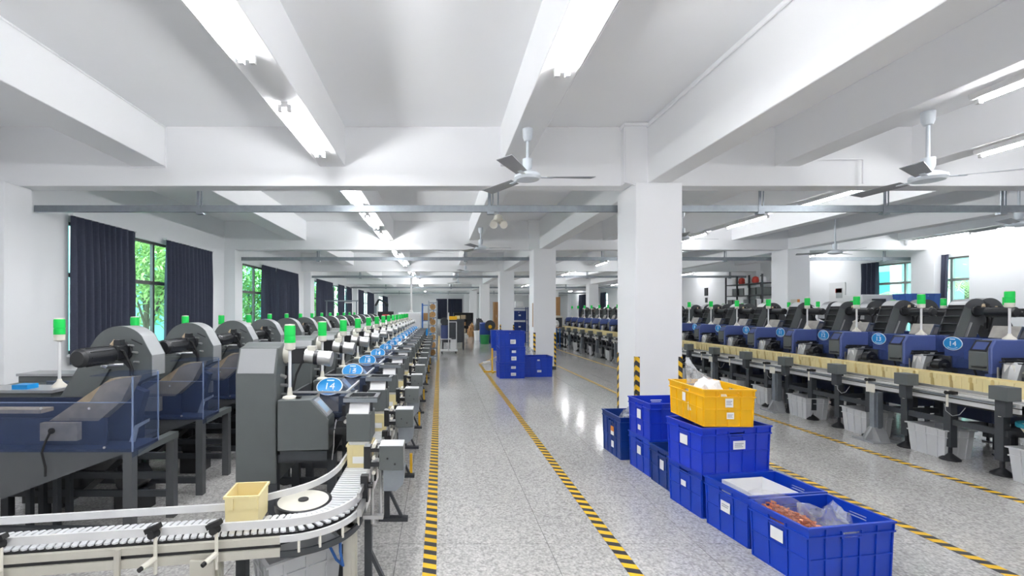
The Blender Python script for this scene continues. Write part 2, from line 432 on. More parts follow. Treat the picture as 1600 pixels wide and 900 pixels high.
def curtain(axis, pos, a, b, z0, z1, label, group, seed):
    """pleated curtain hanging from z1 to z0; runs along the axis from a to b at pos"""
    rr = random.Random(seed); n = max(24, int((b-a)/0.016)); rows = 7
    ph = rr.random()*6; vs, fs = [], []
    for j in range(rows+1):
        v = j/rows; z = z1 + (z0-z1)*v
        for i in range(n+1):
            u = i/n; s = a+(b-a)*u
            amp = 0.026 + 0.032*min(1, v*3)
            off = amp*math.sin(s*2*PI/0.15 + ph + 1.1*math.sin(s*5.0+ph) + 0.25*v*math.sin(s*9+ph)) + 0.02*v*math.sin(s*3+ph)
            s2 = s + 0.02*v*math.sin(s*7+ph)
            vs.append((pos+off, s2, z) if axis == 'y' else (s2, pos+off, z))
    for j in range(rows):
        for i in range(n):
            q = j*(n+1)+i; fs.append((q, q+1, q+n+2, q+n+1))
    root = thing('curtain', label, 'curtain', group=group)
    obj('pleated_cloth', MB().add(vs, fs), 'navy', root)
    m = MB()
    if axis == 'y': m.box(pos-0.035, pos+0.035, a, b, z1-0.004, z1+0.03)
    else: m.box(a, b, pos-0.035, pos+0.035, z1-0.004, z1+0.03)
    obj('heading_track', m, 'wall', root)
    return root
GC = 'navy curtains on the left wall'
cl = [(7.06, 8.58, 'navy curtain nearest the viewer on the left wall'), (9.48, 11.49, 'navy curtain on the far side of the nearest left window'),
      (14.7, 15.92, 'narrow navy curtain right of the second left window opening'), (16.0, 18.4, 'wide navy curtain at the far end of the second left window'),
      (21.2, 24.3, 'wide navy curtain closing the near half of the third left window'), (25.7, 27.3, 'slim navy curtain in the middle of the third left window'),
      (28.0, 29.5, 'slim navy curtain at the far end of the third left window'), (32.0, 34.2, 'navy curtain at the near end of the fourth left window'),
      (36.1, 39.5, 'navy curtain at the far end of the fourth left window'), (45.7, 49.9, 'navy curtain on the farthest left window')]
for i, (a, b, l) in enumerate(cl): curtain('y', XL+0.09, a, b, 0.75, 3.10, l, GC, i)
curtain('y', XR-0.09, 13.85, 14.45, 0.8, 3.10, 'navy curtain on the far side of the right-hand window', 'navy curtains on the right wall', 31)
curtain('y', XR-0.09, 11.93, 12.38, 0.8, 3.10, 'navy curtain on the near side of the right-hand window', 'navy curtains on the right wall', 32)
curtain('x', YB-0.10, -0.4, 0.85, 0.6, 2.95, 'dark curtain on the far end wall left of the bright slit', 'dark curtains on the end wall', 33)
curtain('x', YB-0.10, 0.98, 2.6, 0.6, 2.95, 'dark curtain on the far end wall right of the bright slit', 'dark curtains on the end wall', 34)
curtain('y', XR-0.09, 36.5, 38.8, 0.8, 3.10, 'navy curtain far down the right wall, nearer of two', 'navy curtains on the right wall', 35)
curtain('y', XR-0.09, 40.0, 43.6, 0.8, 3.10, 'navy curtain farthest down the right wall', 'navy curtains on the right wall', 36)

# ------------------------------------------------ outdoors
gnd = struct('outdoor_ground', MB().box(-40, XL-0.3, -10, 70, -0.3, -0.25).box(XR+0.3, 50, -10, 70, -0.3, -0.25), 'ground', 'ground outside the windows')
def leaves(m, c, rad, n, size, rr):
    for _ in range(n):
        d = Vector((rr.gauss(0,1), rr.gauss(0,1), rr.gauss(0,1))).normalized()
        p = Vector(c) + Vector((d.x*rad[0], d.y*rad[1], d.z*rad[2]))*rr.uniform(0.55, 1.0)
        q = Matrix.Rotation(rr.uniform(0, 6.28), 3, 'Z') @ Matrix.Rotation(rr.uniform(-0.9, 0.9), 3, 'X')
        l, wd = size*rr.uniform(0.7, 1.3), size*rr.uniform(0.22, 0.4)
        vs = [(0,0,0), (wd/2, l*0.45, 0.02), (0, l, -0.03), (-wd/2, l*0.45, 0.02)]
        m.add([q @ Vector(a) + p for a in vs], [(0,1,2,3)])
def tree(c, rad, n, size, mat, seed, label):
    rr = random.Random(seed); root = thing('garden_tree', label, 'tree', (c[0], c[1], -0.25))
    m = MB()
    for _ in range(7):
        cc = (rr.uniform(-0.5,0.5)*rad[0], rr.uniform(-0.5,0.5)*rad[1], c[2]+0.25+rr.uniform(-0.6,0.6)*rad[2])
        leaves(m, cc, [r*0.6 for r in rad], n//7, size, rr)
    f = obj('foliage', m, mat, root, smooth=False); f['kind'] = 'stuff'
    t = MB().cyl((0,0,0), (0.05,0.05,c[2]+0.3), 0.11, 0.05, 8)
    for k in range(4):
        a = rr.uniform(0, 6.28); t.cyl((0.03,0.03,c[2]*0.6), (math.cos(a)*rad[0]*0.5, math.sin(a)*rad[1]*0.5, c[2]+0.4), 0.04, 0.015, 6)
    obj('trunk', t, 'bark', root)
tree((-8.3, 12.6, 2.2), (1.1, 1.6, 1.7), 2600, 0.26, 'leafp', 1, 'leafy light green tree outside the nearest left window')
tree((-8.6, 20.0, 2.3), (1.2, 1.8, 1.8), 2200, 0.28, 'leaf', 2, 'leafy green tree outside the second left window')
tree((-8.8, 33.0, 2.4), (1.4, 4.0, 1.8), 1800, 0.35, 'leaf', 3, 'row of greenery outside the farther left windows')
def facade(x, y0, y1, label, n):
    root = thing('neighbour_building', label, 'building')
    obj('wall', MB().box(min(x, x+1*(1 if x > 0 else -1)), max(x, x+1*(1 if x > 0 else -1)), y0, y1, -0.25, 9), 'teal', root)
    s = -1 if x > 0 else 1
    for i in range(n):
        yy = y0 + (y1-y0)*(i+0.5)/n
        obj('pilaster', MB().box(min(x, x+s*0.18), max(x, x+s*0.18), yy-0.14, yy+0.14, -0.25, 9), 'wall', root)
        for z in (1.0, 4.2): obj('window', MB().box(min(x, x+s*0.03), max(x, x+s*0.03), yy+0.3, yy+0.95, z, z+2.2), 'glass', root)
facade(-11.5, 8, 46, 'pale teal building across the yard on the left', 22)
facade(18.5, 8, 30, 'pale teal building outside the right-hand window', 12)
def palm(c, seed, label, n=12, ln=1.45):
    rr = random.Random(seed); root = thing('palm_tree', label, 'tree', (c[0], c[1], -0.25))
    h = c[2]+0.25
    obj('trunk', MB().cyl((0,0,0), (0,0,h), 0.12, 0.08, 8), 'bark', root)
    for k in range(n):
        a = 2*PI*k/n + rr.uniform(-0.2, 0.2); el = rr.uniform(0.2, 1.1); m = MB(); prev = None
        pts = []
        for i in range(9):
            t = i/8; r = ln*t*math.cos(el*(1-0.3*t)); z = h + ln*(math.sin(el)*t - 0.75*t*t)
            pts.append(Vector((math.cos(a)*r, math.sin(a)*r, z)))
        m.tube(pts, 0.012, 4); sd = Vector((-math.sin(a), math.cos(a), 0))
        for i in range(1, 9):
            for q in (0.0, 0.5):
                p = pts[i-1].lerp(pts[i], q); d = (pts[i]-pts[i-1]).normalized()
                for sg in (-1, 1):
                    l = 0.42*(1-0.05*i); e = p + sd*(sg*l) + d*0.25 - Vector((0,0,0.12))
                    m.add([p - d*0.02, p + d*0.02, e], [(0,1,2)])
        obj('frond', m, 'leafp', root, smooth=False)
palm((16.4, 13.9, 2.3), 5, 'palm with feathery fronds outside the near part of the right-hand window')
palm((16.5, 16.9, 2.0), 6, 'palm outside the far part of the right-hand window')

# ------------------------------------------------ hung steel rails
def rail(y, n):
    root = thing('steel_rail', 'galvanised channel rail hung across the hall, %s from the viewer' % ORD[n], 'rail', (0, y, 0), group='hung channel rails')
    z0, z1 = 3.03, 3.125; m = MB()
    x0, x1 = XL+0.02, XR-0.02
    m.box(x0, x1, -0.025, -0.020, z0, z1).box(x0, x1, -0.02, 0.025, z1-0.005, z1).box(x0, x1, -0.02, 0.025, z0, z0+0.005)
    m.box(x0, x1, 0.020, 0.025, z1-0.02, z1-0.005).box(x0, x1, 0.020, 0.025, z0+0.005, z0+0.02)
    obj('channel', m, 'galv', root)
    for x in (-3.5, 0.72, 4.64, 6.45, 8.15, 12.70):
        top = ZS if x != 0.72 and x != -3.5 else ZC
        obj('hanger', MB().box(x-0.02, x+0.02, -0.032, -0.026, z0-0.03, top).box(x+0.04, x+0.06, -0.032, -0.026, z1-0.01, top).box(x-0.03, x+0.07, -0.035, 0.035, z0-0.035, z0-0.005), 'galv', root)
for i, y in enumerate([6.52, 12.85, 19.65, 29.0, 38.5]): rail(y, i)

# ------------------------------------------------ fluorescent lamps
def make_lamp(label, loc, group, sides=(-1, 1)):
    r = thing('fluorescent_lamp', label, 'lamp', loc, group=group)
    b = MB().prism([(-0.032, 0), (0.032, 0), (0.032, -0.03), (0.018, -0.05), (-0.018, -0.05), (-0.032, -0.03)], 'y', 0, 1.27)
    obj('batten', b, 'fixture', r)
    for s in sides:
        obj('tube', MB().cyl((s*0.042, 0.035, -0.068), (s*0.042, 1.235, -0.068), 0.0145, n=10), 'tube', r)
        for e in (0.0, 1.235): obj('lamp_holder', MB().box(s*0.042-0.018, s*0.042+0.018, e, e+0.035, -0.088, -0.025), 'fixture', r)
    return r
bays = [(-4, 5.97), (6.23, 12.27), (12.53, 19.07), (19.33, 28.37), (28.63, 37.87), (38.13, 46.87), (47.13, 52)]
slots = [[-3.2, -0.6, 2.08, 4.12], [6.75, 8.85, 10.85], [13.2, 15.2, 17.3], [20.2, 22.5, 24.8, 27.0], [30, 32.5, 35], [40, 43], [49]]
rows = [(-1.43, 'over the left machine row'), (6.45, 'over the right machine row'), (12.70, 'along the right wall')]
lamp0 = lamp1 = None
for (x, where) in rows:
    k = 0
    for ys in (slots if x < 10 else [[9.0], [10.75], [15.2], [22.5], [32], [43]]):
        for y in ys:
            lab = '%s tube fluorescent lamp %s, %s in its line' % ('twin' if x < 0 else 'single', where, ORD[k]); k += 1
            if lamp0 is None: lamp0 = make_lamp(lab, (x, y, ZS), 'fluorescent ceiling lamps')
            elif x < 0: dup_at(lamp0, (x, y, ZS), lab)
            elif lamp1 is None: lamp1 = make_lamp(lab, (x, y, ZS), 'fluorescent ceiling lamps', (1,))
            else: dup_at(lamp1, (x, y, ZS), lab)
dup_at(lamp0, (0.96, 2.26, ZS), 'twin tube fluorescent lamp above the aisle before the near fan')
dup_at(lamp1, (4.74, 2.72, ZS), 'single tube fluorescent lamp over the right aisle beside the right-hand fan')
dup_at(lamp1, (4.74, -0.8, ZS), 'single tube fluorescent lamp over the right aisle overhead of the viewer')
dup_at(lamp0, (0.96, -1.0, ZS), 'twin tube fluorescent lamp above the aisle overhead of the viewer')

# ------------------------------------------------ ceiling fans
def make_fan(label, loc, zt, zh, rot):
    r = thing('ceiling_fan', label, 'fan', (loc[0], loc[1], 0), group='ceiling fans')
    obj('canopy', MB().lathe([(0.018, zt), (0.055, zt-0.002), (0.05, zt-0.09), (0.035, zt-0.13), (0.02, zt-0.135)]), 'fan', r)
    obj('down_rod', MB().cyl((0,0,zt-0.1), (0,0,zh+0.09), 0.016, n=10), 'fan', r)
    obj('lower_cup', MB().lathe([(0.02, zh+0.20), (0.052, zh+0.19), (0.052, zh+0.11), (0.03, zh+0.06)]), 'fan', r)
    obj('motor_housing', MB().lathe([(0.03, zh+0.07), (0.09, zh+0.05), (0.135, zh+0.02), (0.14, zh-0.005), (0.12, zh-0.03), (0.05, zh-0.045), (0.01, zh-0.047)], n=24), 'fan', r)
    for k in range(3):
        a = rot + 2*PI*k/3; q = Matrix.Rotation(a, 3, 'Z')
        vs = []
        for x, wd in ((0.20, 0.055), (0.35, 0.062), (0.70, 0.075)):
            for sy, dz in ((-1, -0.012), (1, 0.012)):
                for t in (-0.0025, 0.0025): vs.append(q @ Vector((x, sy*wd, zh+dz+t)))
        fs = []
        for i in (0, 4): fs += [(i, i+4, i+6, i+2), (i+1, i+3, i+7, i+5), (i, i+1, i+5, i+4), (i+2, i+6, i+7, i+3)]
        fs += [(0,2,3,1), (8,9,11,10)]
        b = obj('blade', MB().add(vs, fs), 'blade', r)
        obj('blade_bracket', MB().bar(q @ Vector((0.11,0,zh)), q @ Vector((0.27,0,zh-0.006)), 0.04, 0.006), 'fan', b)
    return r
make_fan('white ceiling fan nearest the viewer above the aisle', (0.93, 4.74), ZS, 3.01, 0.02)
make_fan('white ceiling fan at the right above the right-hand aisle', (4.72, 4.33), ZS, 2.88, -0.45)
make_fan('white ceiling fan second along the aisle rib', (0.95, 10.4), ZS, 3.05, 0.0)
make_fan('white ceiling fan third along the aisle rib', (0.95, 16.6), ZS, 3.05, 0.1)
make_fan('white ceiling fan fourth along the aisle rib', (0.95, 23.5), ZS, 3.05, 0.3)
make_fan('small looking white fan right of the first aisle column, over the machines', (4.65, 8.6), ZS, 2.98, 0.1)
make_fan('white ceiling fan in front of the right-hand window', (9.0, 10.2), ZC, 2.92, 0.5)
make_fan('white ceiling fan at the right edge of the picture', (9.05, 7.0), ZC, 2.95, 1.5)
# small oscillating fan hung on a rod
r = thing('hanging_orbit_fan', 'small white twin headed unit hung on a rod below the aisle rib', 'fan', (0.92, 7.05, 0))
obj('rod', MB().cyl((0,0,3.52), (0,0,3.10), 0.010, n=8).box(-0.08, 0.08, -0.02, 0.02, 3.49, 3.52), 'galv', r)
obj('body', MB().lathe([(0.02, 3.11), (0.06, 3.09), (0.075, 3.03), (0.05, 2.99), (0.01, 2.985)]), 'ivory', r)
for s in (-1, 1): obj('head', MB().cyl((s*0.06, 0.02, 2.99), (s*0.08, -0.08, 2.93), 0.05, 0.062, 12), 'ivory', r)

# ------------------------------------------------ floor tapes
def tape(p0, p1, label, wd=0.085):
    p0, p1 = Vector(p0), Vector(p1); ln = (p1-p0).length
    o = obj('hazard_tape', MB().box(-wd/2, wd/2, 0, ln, 0.0005, 0.0022), 'tapef')
    o.location = p0; o.rotation_euler = (0, 0, math.atan2(p1.y-p0.y, p1.x-p0.x)-PI/2)
    return tag(o, label, 'floor tape', 'hazard tapes on the floor')
tape((-0.065, 1.2, 0), (-0.03, 28, 0), 'yellow and black floor tape beside the left conveyor')
tape((1.19, 1.2, 0), (1.19, 13.4, 0), 'yellow and black floor tape down the middle of the aisle')
tape((1.24, 13.42, 0), (2.0, 15.6, 0), 'short floor tape turning right at the far end of the middle line')
tape((3.46, 1.4, 0), (3.40, 12.9, 0), 'yellow and black floor tape past the front of the blue crates on their right')
tape((4.88, 1.4, 0), (4.82, 20.5, 0), 'yellow and black floor tape in front of the right conveyor legs')
# ================================================================ machine parts
S = 0.89                                        # pitch of the machine rows
def text_mesh(txt, size, name='number'):
    cu = bpy.data.curves.new(name, 'FONT'); cu.body = txt; cu.size = size
    cu.align_x = 'CENTER'; cu.align_y = 'CENTER'; cu.extrude = 0.001; cu.resolution_u = 2
    o = bpy.data.objects.new('tmp', cu); COL.objects.link(o)
    bpy.context.view_layer.update()
    me = bpy.data.meshes.new_from_object(o.evaluated_get(bpy.context.evaluated_depsgraph_get()))
    bpy.data.objects.remove(o); me.materials.clear(); me.materials.append(M['ink']); me.name = name
    return me
NUM = {}
def number_mesh(t):
    if t not in NUM: NUM[t] = text_mesh(t, 0.085)
    return NUM[t]
def ellipse(a, b, n=28): return [(a*math.cos(2*PI*i/n), b*math.sin(2*PI*i/n)) for i in range(n)]
SIGN_ME = MB().prism(ellipse(0.100, 0.080), 'z', 0, 0.004).mesh('sign_plate'); SIGN_ME.materials.append(M['ink'])
SIGNF_ME = MB().prism(ellipse(0.093, 0.073), 'z', 0.004, 0.0055).mesh('sign_face'); SIGNF_ME.materials.append(M['sign'])
d_ = MB().box(-0.028, 0.028, 0.046, 0.056, 0.0055, 0.0065); SIGNT_ME = d_.mesh('sign_caption'); SIGNT_ME.materials.append(M['ink'])
d_ = MB()
for k in range(9):
    a = math.radians(230 + 10*k); d_.box(0.072*math.cos(a)-0.004, 0.072*math.cos(a)+0.004, 0.058*math.sin(a)-0.003, 0.058*math.sin(a)+0.003, 0.0055, 0.0065)
SIGNB_ME = d_.mesh('sign_caption'); SIGNB_ME.materials.append(M['ink'])
def add_sign(parent, loc, rot, num):
    s = obj('number_sign', SIGN_ME, 'ink', parent, label='blue oval sign' + (' reading %s' % num if num else ''))
    s.location = loc; s.rotation_euler = rot
    obj('sign_face', SIGNF_ME, 'sign', s); obj('sign_caption', SIGNT_ME, 'ink', s); obj('sign_caption', SIGNB_ME, 'ink', s)
    if num:
        t = obj('number', number_mesh(num), 'ink', s); t.location = (0, -0.004, 0.0065)

BE = {}
def beacon(parent, x, y, z, h, rad=0.039, flat=False):
    """stack light: cone base, pole, ivory collar, green lens, cap"""
    key = (round(h, 3), rad, flat)
    if key not in BE:
        zl = h - 0.135
        BE[key] = [
            ('beacon_base', MB().lathe([(0.052, 0), (0.050, 0.010), (0.020, 0.020), (0.014, 0.075)] if flat else [(0.054, 0), (0.052, 0.010), (0.020, 0.045), (0.014, 0.065)], n=14).mesh('beacon_base'), 'ivory'),
            ('beacon_pole', MB().cyl((0,0,0.06), (0,0,zl-0.05), 0.011, n=10).mesh('beacon_pole'), 'white'),
            ('beacon_collar', MB().lathe([(0.013, zl-0.055), (rad*0.96, zl-0.045), (rad, zl), (rad*0.9, zl+0.004)], n=14).mesh('beacon_collar'), 'ivory'),
            ('beacon_lens', MB().lathe([(rad, zl+0.002), (rad, zl+0.045), (rad*0.95, zl+0.047), (rad*0.95, zl+0.053), (rad, zl+0.055), (rad, zl+0.115), (rad*0.93, zl+0.125)], n=14).mesh('beacon_lens'), 'lens'),
            ('beacon_cap', MB().lathe([(rad*0.93, zl+0.123), (rad*0.9, zl+0.132), (0.005, zl+0.135)], n=14).mesh('beacon_cap'), 'ivory')]
        for _, me, mt in BE[key]: me.materials.append(M[mt])
    root = None
    for nm, me, mt in BE[key]:
        o = obj(nm, me, mt, parent if root is None else root)
        if root is None: root = o; o.location = (x, y, z)

def shell(m, x0, x1, y0, y1, z0, z1, t):
    m.box(x0, x1, y0, y0+t, z0, z1).box(x0, x1, y1-t, y1, z0, z1).box(x0, x0+t, y0+t, y1-t, z0, z1).box(x1-t, x1, y0+t, y1-t, z0, z1)
    m.box(x0+t, x1-t, y0+t, y1-t, z0, z0+t)
    return m

# ------------------------------------------------ inclined elevator (profile in XZ, rises towards +x * sgn, motor towards -y)
def make_elevator(label, cat_group, sgn, slope, zc, zfoot, floor_z, motor_mat='dark', flights=True, wd=0.165, plate_mat='grey', mx=0.0, mz=0.0, Rr=0.215, leg=0.31):
    """head centre above the local origin; y from 0 (plate facing the viewer) to 0.17"""
    r = thing('elevator_feeder', label, 'elevator', group=cat_group)
    fs_ = Rr/0.215
    X = lambda x: x*sgn
    n = Vector((-1, slope)).normalized()         # normal of the leg's front edge, pointing up-left
    # tangent point on the head circle
    tp = Vector((n.x*Rr, n.y*Rr)); a0 = math.atan2(n.y, n.x)
    zl = zfoot - zc
    foot_l = (tp.x - slope*(tp.y - zl), zl)
    pts = [foot_l, (tp.x, tp.y)]
    a1 = math.radians(42)
    for i in range(1, 13): a = a0 + (a1-a0)*i/12; pts.append((Rr*math.cos(a), Rr*math.sin(a)))
    pts += [(0.235*fs_, 0.0), (0.235*fs_, -0.15*fs_)]
    xr = foot_l[0] + leg*math.sqrt(1+slope*slope)
    zt = -0.24*fs_; xt = xr + slope*(zt - zl)
    if xt < 0.225*fs_: pts.append((max(xt, 0.05), zt))
    pts.append((xr, zl))
    plate = [(X(p[0]), zc+p[1]) for p in pts]
    obj('side_plate', MB().prism(plate, 'y', 0, 0.008), plate_mat, r)
    obj('side_plate', MB().prism(plate, 'y', wd-0.008, wd), plate_mat, r)
    # belt core, a little inside the plates
    core = [(p[0]*0.93 + 0.018*(1 if p[1] < -0.2 else 0), p[1]*0.93 if p[1] > -0.3 else p[1]) for p in pts]
    obj('belt', MB().prism([(X(p[0]), zc+p[1]) for p in core], 'y', 0.008, wd-0.008), 'dark', r)
    # curved head cover
    cov = MB(); arc = [pts[k] for k in range(2, 14)] + [(0.235*fs_, 0.0), (0.235*fs_, -0.15*fs_)]
    inn = [(p[0]*0.96, p[1]*0.96) for p in arc]
    for i in range(len(arc)-1):
        q = [arc[i], arc[i+1], inn[i+1], inn[i]]
        cov.prism([(X(p[0]), zc+p[1]) for p in q], 'y', 0.006, wd-0.006)
    obj('head_cover', cov, 'greyl', r)
    if flights:
        dx, dz = -slope, -1.0; L = math.hypot(dx, dz); dx /= L; dz /= L
        tot = (tp.y - zl)*L; k = int(tot/0.105)
        for i in range(k):
            t = 0.03 + i*0.105; p = (tp.x + dx*t, tp.y + dz*t)
            c = (X(p[0] + n.x*0.002 + 0.01), zc+p[1] + n.y*0.002)
            fm = MB().obox((c[0], wd/2, c[1]), 0.046, wd-0.02, 0.0045, Matrix.Rotation(-sgn*math.atan2(n.y, -n.x)*-1.0, 3, 'Y'))
            obj('flight', fm, 'grey', r)
        # raised edge on the viewer's plate
        e0 = Vector((X(foot_l[0]+0.15), -0.006, zfoot+0.02)); e1 = Vector((X(tp.x+0.15-slope*0.20), -0.006, zc+tp.y-0.20))
        obj('edge_channel', MB().prism([(X(foot_l[0]), zfoot), (X(foot_l[0]+0.12), zfoot), (X(tp.x+0.12-slope*0.04), zc+tp.y-0.04), (X(tp.x), zc+tp.y)], 'y', -0.004, 0.0), 'grey', r)
        obj('edge_rod', MB().bar(e0, e1, 0.02, 0.012), 'steel', r)
    # drive
    n0 = len(bpy.data.objects); drv = []
    g_ = obj('gearbox', MB().box(-0.050, 0.050, -0.13, 0.0, zc-0.05, zc+0.05).cyl((0,-0.02,zc), (0,0.0,zc), 0.075, n=14), 'dark', r, bevel=0.006)
    mo = obj('motor', MB().cyl((-0.01*sgn, -0.13, zc-0.01), (-0.01*sgn, -0.39, zc-0.01), 0.062, n=18).cyl((-0.01*sgn, -0.39, zc-0.01), (-0.01*sgn, -0.41, zc-0.01), 0.062, 0.046, 18), motor_mat, r)
    fins = MB()
    for k in range(10):
        a = 2*PI*k/10; fins.bar((-0.01*sgn+0.062*math.cos(a), -0.16, zc-0.01+0.062*math.sin(a)), (-0.01*sgn+0.062*math.cos(a), -0.36, zc-0.01+0.062*math.sin(a)), 0.006, 0.006)
    obj('cooling_fins', fins, motor_mat, mo)
    obj('terminal_box', MB().box(0.0, 0.045, -0.10, -0.05, zc+0.05, zc+0.09), 'dark', g_); obj('cable_gland', MB().cyl((-0.02, -0.09, zc+0.05), (0.0, -0.075, zc+0.085), 0.016, n=8), 'tan', g_)
    for o_ in (g_, mo): o_.location = (mx, 0, mz)
    obj('bracket', MB().bar((X(0.05), -0.05, zc-0.01), (X(0.11), -0.03, zc-0.09), 0.02, 0.02).bar((X(0.11), -0.03, zc-0.09), (X(0.11), -0.03, zc-0.22), 0.02, 0.02), 'dark', r)
    for kx, kz in ((0.13, 0.02), (0.10, 0.07), (0.14, -0.05)):
        obj('clamp_knob', MB().cyl((X(kx), 0.0, zc+kz), (X(kx), -0.05, zc+kz+0.01), 0.010, 0.006, 8), 'steel', r)
    obj('slot_plate', MB().obox((X(0.13), -0.003, zc+0.10), 0.085, 0.006, 0.008, Matrix.Rotation(sgn*0.45, 3, 'Y')), 'dark', r)
    obj('motor_cable', MB().tube([(X(0.02), -0.08, zc+0.07), (X(0.10), -0.10, zc+0.04), (X(0.13), -0.06, zc-0.08), (X(0.12), -0.03, zc-0.26)], 0.010), 'rubber', r)
    obj('crank', MB().cyl((X(0.02), -0.16, zc-0.05), (X(0.10), -0.10, zc-0.055), 0.010, n=8).cyl((X(0.0), -0.17, zc-0.045), (X(0.02), -0.15, zc-0.06), 0.018, n=8), 'steel', r)
    # stand
    xm = X((foot_l[0] + xr)/2)
    for sx in (-0.10, 0.10):
        for yy in (0.01, wd-0.045): obj('leg', MB().box(xm+sx-0.018, xm+sx+0.018, yy, yy+0.036, floor_z, zfoot+0.03), 'greyd', r)
    return r

# ------------------------------------------------ counting machine of the right row (faces -x, sign at the local origin)
def make_counter(label, group, num):
    r = thing('counting_machine', label, 'machine', group=group)
    # lower body and funnel
    obj('body', MB().prism([(0.02, 0.95), (0.72, 0.95), (0.72, 0.70), (0.50, 0.52), (0.10, 0.52), (0.02, 0.68)], 'y', -0.36, 0.28), 'bluem', r, bevel=0.006)
    h = obj('hopper', MB().box(0.03, 0.70, -0.34, 0.10, 0.95, 0.965).box(0.66, 0.68, -0.34, 0.10, 0.965, 1.16).prism([(0.05, 0.965), (0.30, 0.965), (0.05, 1.05)], 'y', -0.30, 0.06), 'inner', r)
    obj('front_panel', MB().box(0.0, 0.006, -0.37, 0.12, 0.93, 1.28), 'acryl', h)
    obj('end_panel', MB().box(0.006, 0.72, -0.37, -0.364, 0.93, 1.28), 'acryl', h)
    obj('end_panel', MB().box(0.006, 0.72, 0.114, 0.12, 0.93, 1.28), 'acryl', h)
    obj('rear_panel', MB().box(0.714, 0.72, -0.364, 0.114, 0.93, 1.28), 'acryl', h)
    obj('panel_edge', MB().box(-0.001, 0.007, -0.37, 0.12, 1.28, 1.285).box(0.006, 0.72, -0.371, -0.363, 1.28, 1.285), 'edge', h)
    obj('inner_plate', MB().box(0.012, 0.016, -0.20, -0.07, 1.04, 1.13), 'paper', h)
    # chute that the elevator drops into
    c = obj('chute', MB().prism([(0.40, 1.28), (0.46, 1.42), (0.60, 1.40), (0.74, 1.30), (0.72, 1.28), (0.59, 1.385), (0.47, 1.405), (0.42, 1.28)], 'y', -0.24, 0.02), 'dusty', r)
    obj('chute_cover', MB().prism([(0.40, 1.28), (0.46, 1.42), (0.60, 1.40), (0.74, 1.28)], 'y', -0.248, -0.242), 'clear', c)
    obj('chute_lining', MB().prism([(0.44, 1.285), (0.49, 1.38), (0.58, 1.37), (0.68, 1.285)], 'y', -0.236, -0.20), 'tan', c)
    # control box with sloped screen
    cb = obj('control_box', MB().prism([(-0.20, 0.95), (-0.20, 1.15), (-0.12, 1.275), (-0.02, 1.275), (-0.02, 0.95)], 'y', 0.425, 0.60), 'grey', r, bevel=0.005)
    rot = Matrix.Rotation(-math.atan2(0.125, 0.08), 3, 'Y'); nn = Vector((-0.842, 0, 0.539))
    cen = Vector((-0.16, 0.512, 1.2125))
    obj('screen_bezel', MB().obox(cen + nn*0.002, 0.135, 0.155, 0.008, rot), 'bezel', cb)
    obj('screen', MB().obox(cen + nn*0.007, 0.095, 0.115, 0.003, rot), 'slate', cb)
    obj('handle', MB().bar((-0.21, 0.43, 0.99), (-0.21, 0.55, 0.985), 0.03, 0.02), 'dark', cb)
    # blue cover beside it that carries the beacon
    obj('side_cover', MB().prism([(-0.198, 0.92), (-0.198, 1.20), (-0.15, 1.285), (0.20, 1.285), (0.20, 0.92)], 'y', 0.39, 0.425), 'bluep', r, bevel=0.008)
    obj('beacon_mount', MB().box(-0.02, 0.20, 0.425, 0.62, 0.92, 1.285), 'bluep', r, bevel=0.005)
    obj('side_window', MB().box(0.20, 0.38, 0.40, 0.406, 0.95, 1.28), 'acryl', r)
    obj('support_post', MB().box(-0.19, -0.06, 0.395, 0.46, 0.66, 0.92), 'slate', r, bevel=0.005)
    beacon(r, 0.12, 0.49, 1.285, 0.53)
    # discharge unit above the bins
    d = obj('discharge_arm', MB().box(-0.38, 0.02, 0.20, 0.225, 1.085, 1.11).box(-0.30, 0.0, 0.27, 0.295, 1.10, 1.125), 'dark', r)
    obj('arm_plate', MB().box(-0.28, -0.10, 0.14, 0.33, 1.07, 1.084), 'greyd', d)
    fn = MB(); prev = None; st = []
    for i in range(8):
        t = i/7; cx = -0.22 - 0.06*math.sin(t*1.6); cz = 1.09 - 0.30*t; hw = 0.075 - 0.025*t
        st.append([(cx-hw*0.6, 0.30-0.02*t, cz), (cx-hw, 0.22, cz), (cx-hw*0.6, 0.15+0.02*t, cz), (cx+hw*0.7, 0.15+0.02*t, cz+0.02), (cx+hw*0.7, 0.30-0.02*t, cz+0.02)])
    vs = [p for q in st for p in q]; fs = []
    for i in range(7):
        for k in range(5): fs.append((i*5+k, i*5+(k+1)%5, (i+1)*5+(k+1)%5, (i+1)*5+k))
    obj('funnel', MB().add(vs, fs), 'greyl', r)
    obj('funnel_label', MB().box(-0.302, -0.298, 0.18, 0.27, 0.98, 1.06), 'paper', r)
    obj('wheel', MB().cyl((-0.20, 0.02, 0.97), (-0.20, 0.10, 0.97), 0.075, n=16).cyl((-0.20, -0.02, 0.97), (-0.20, 0.02, 0.97), 0.03, n=10), 'dark', r)
    obj('mechanism', MB().box(-0.26, -0.02, -0.02, 0.34, 0.90, 0.94).box(-0.24, -0.20, 0.30, 0.34, 0.74, 1.06).box(-0.12, -0.02, 0.02, 0.33, 0.74, 1.08).bar((-0.30, 0.36, 0.80), (-0.18, 0.36, 1.05), 0.02, 0.015), 'greyd', r)
    obj('link_rod', MB().bar((-0.27, 0.345, 0.82), (-0.27, 0.345, 1.02), 0.012, 0.012).bar((-0.30, 0.12, 0.99), (-0.06, 0.12, 1.06), 0.012, 0.012), 'steel', r)
    obj('cable', MB().tube([(-0.01, -0.15, 1.11), (-0.035, -0.16, 1.06), (-0.02, -0.20, 0.92), (0.0, -0.24, 0.72)], 0.010), 'rubber', r)
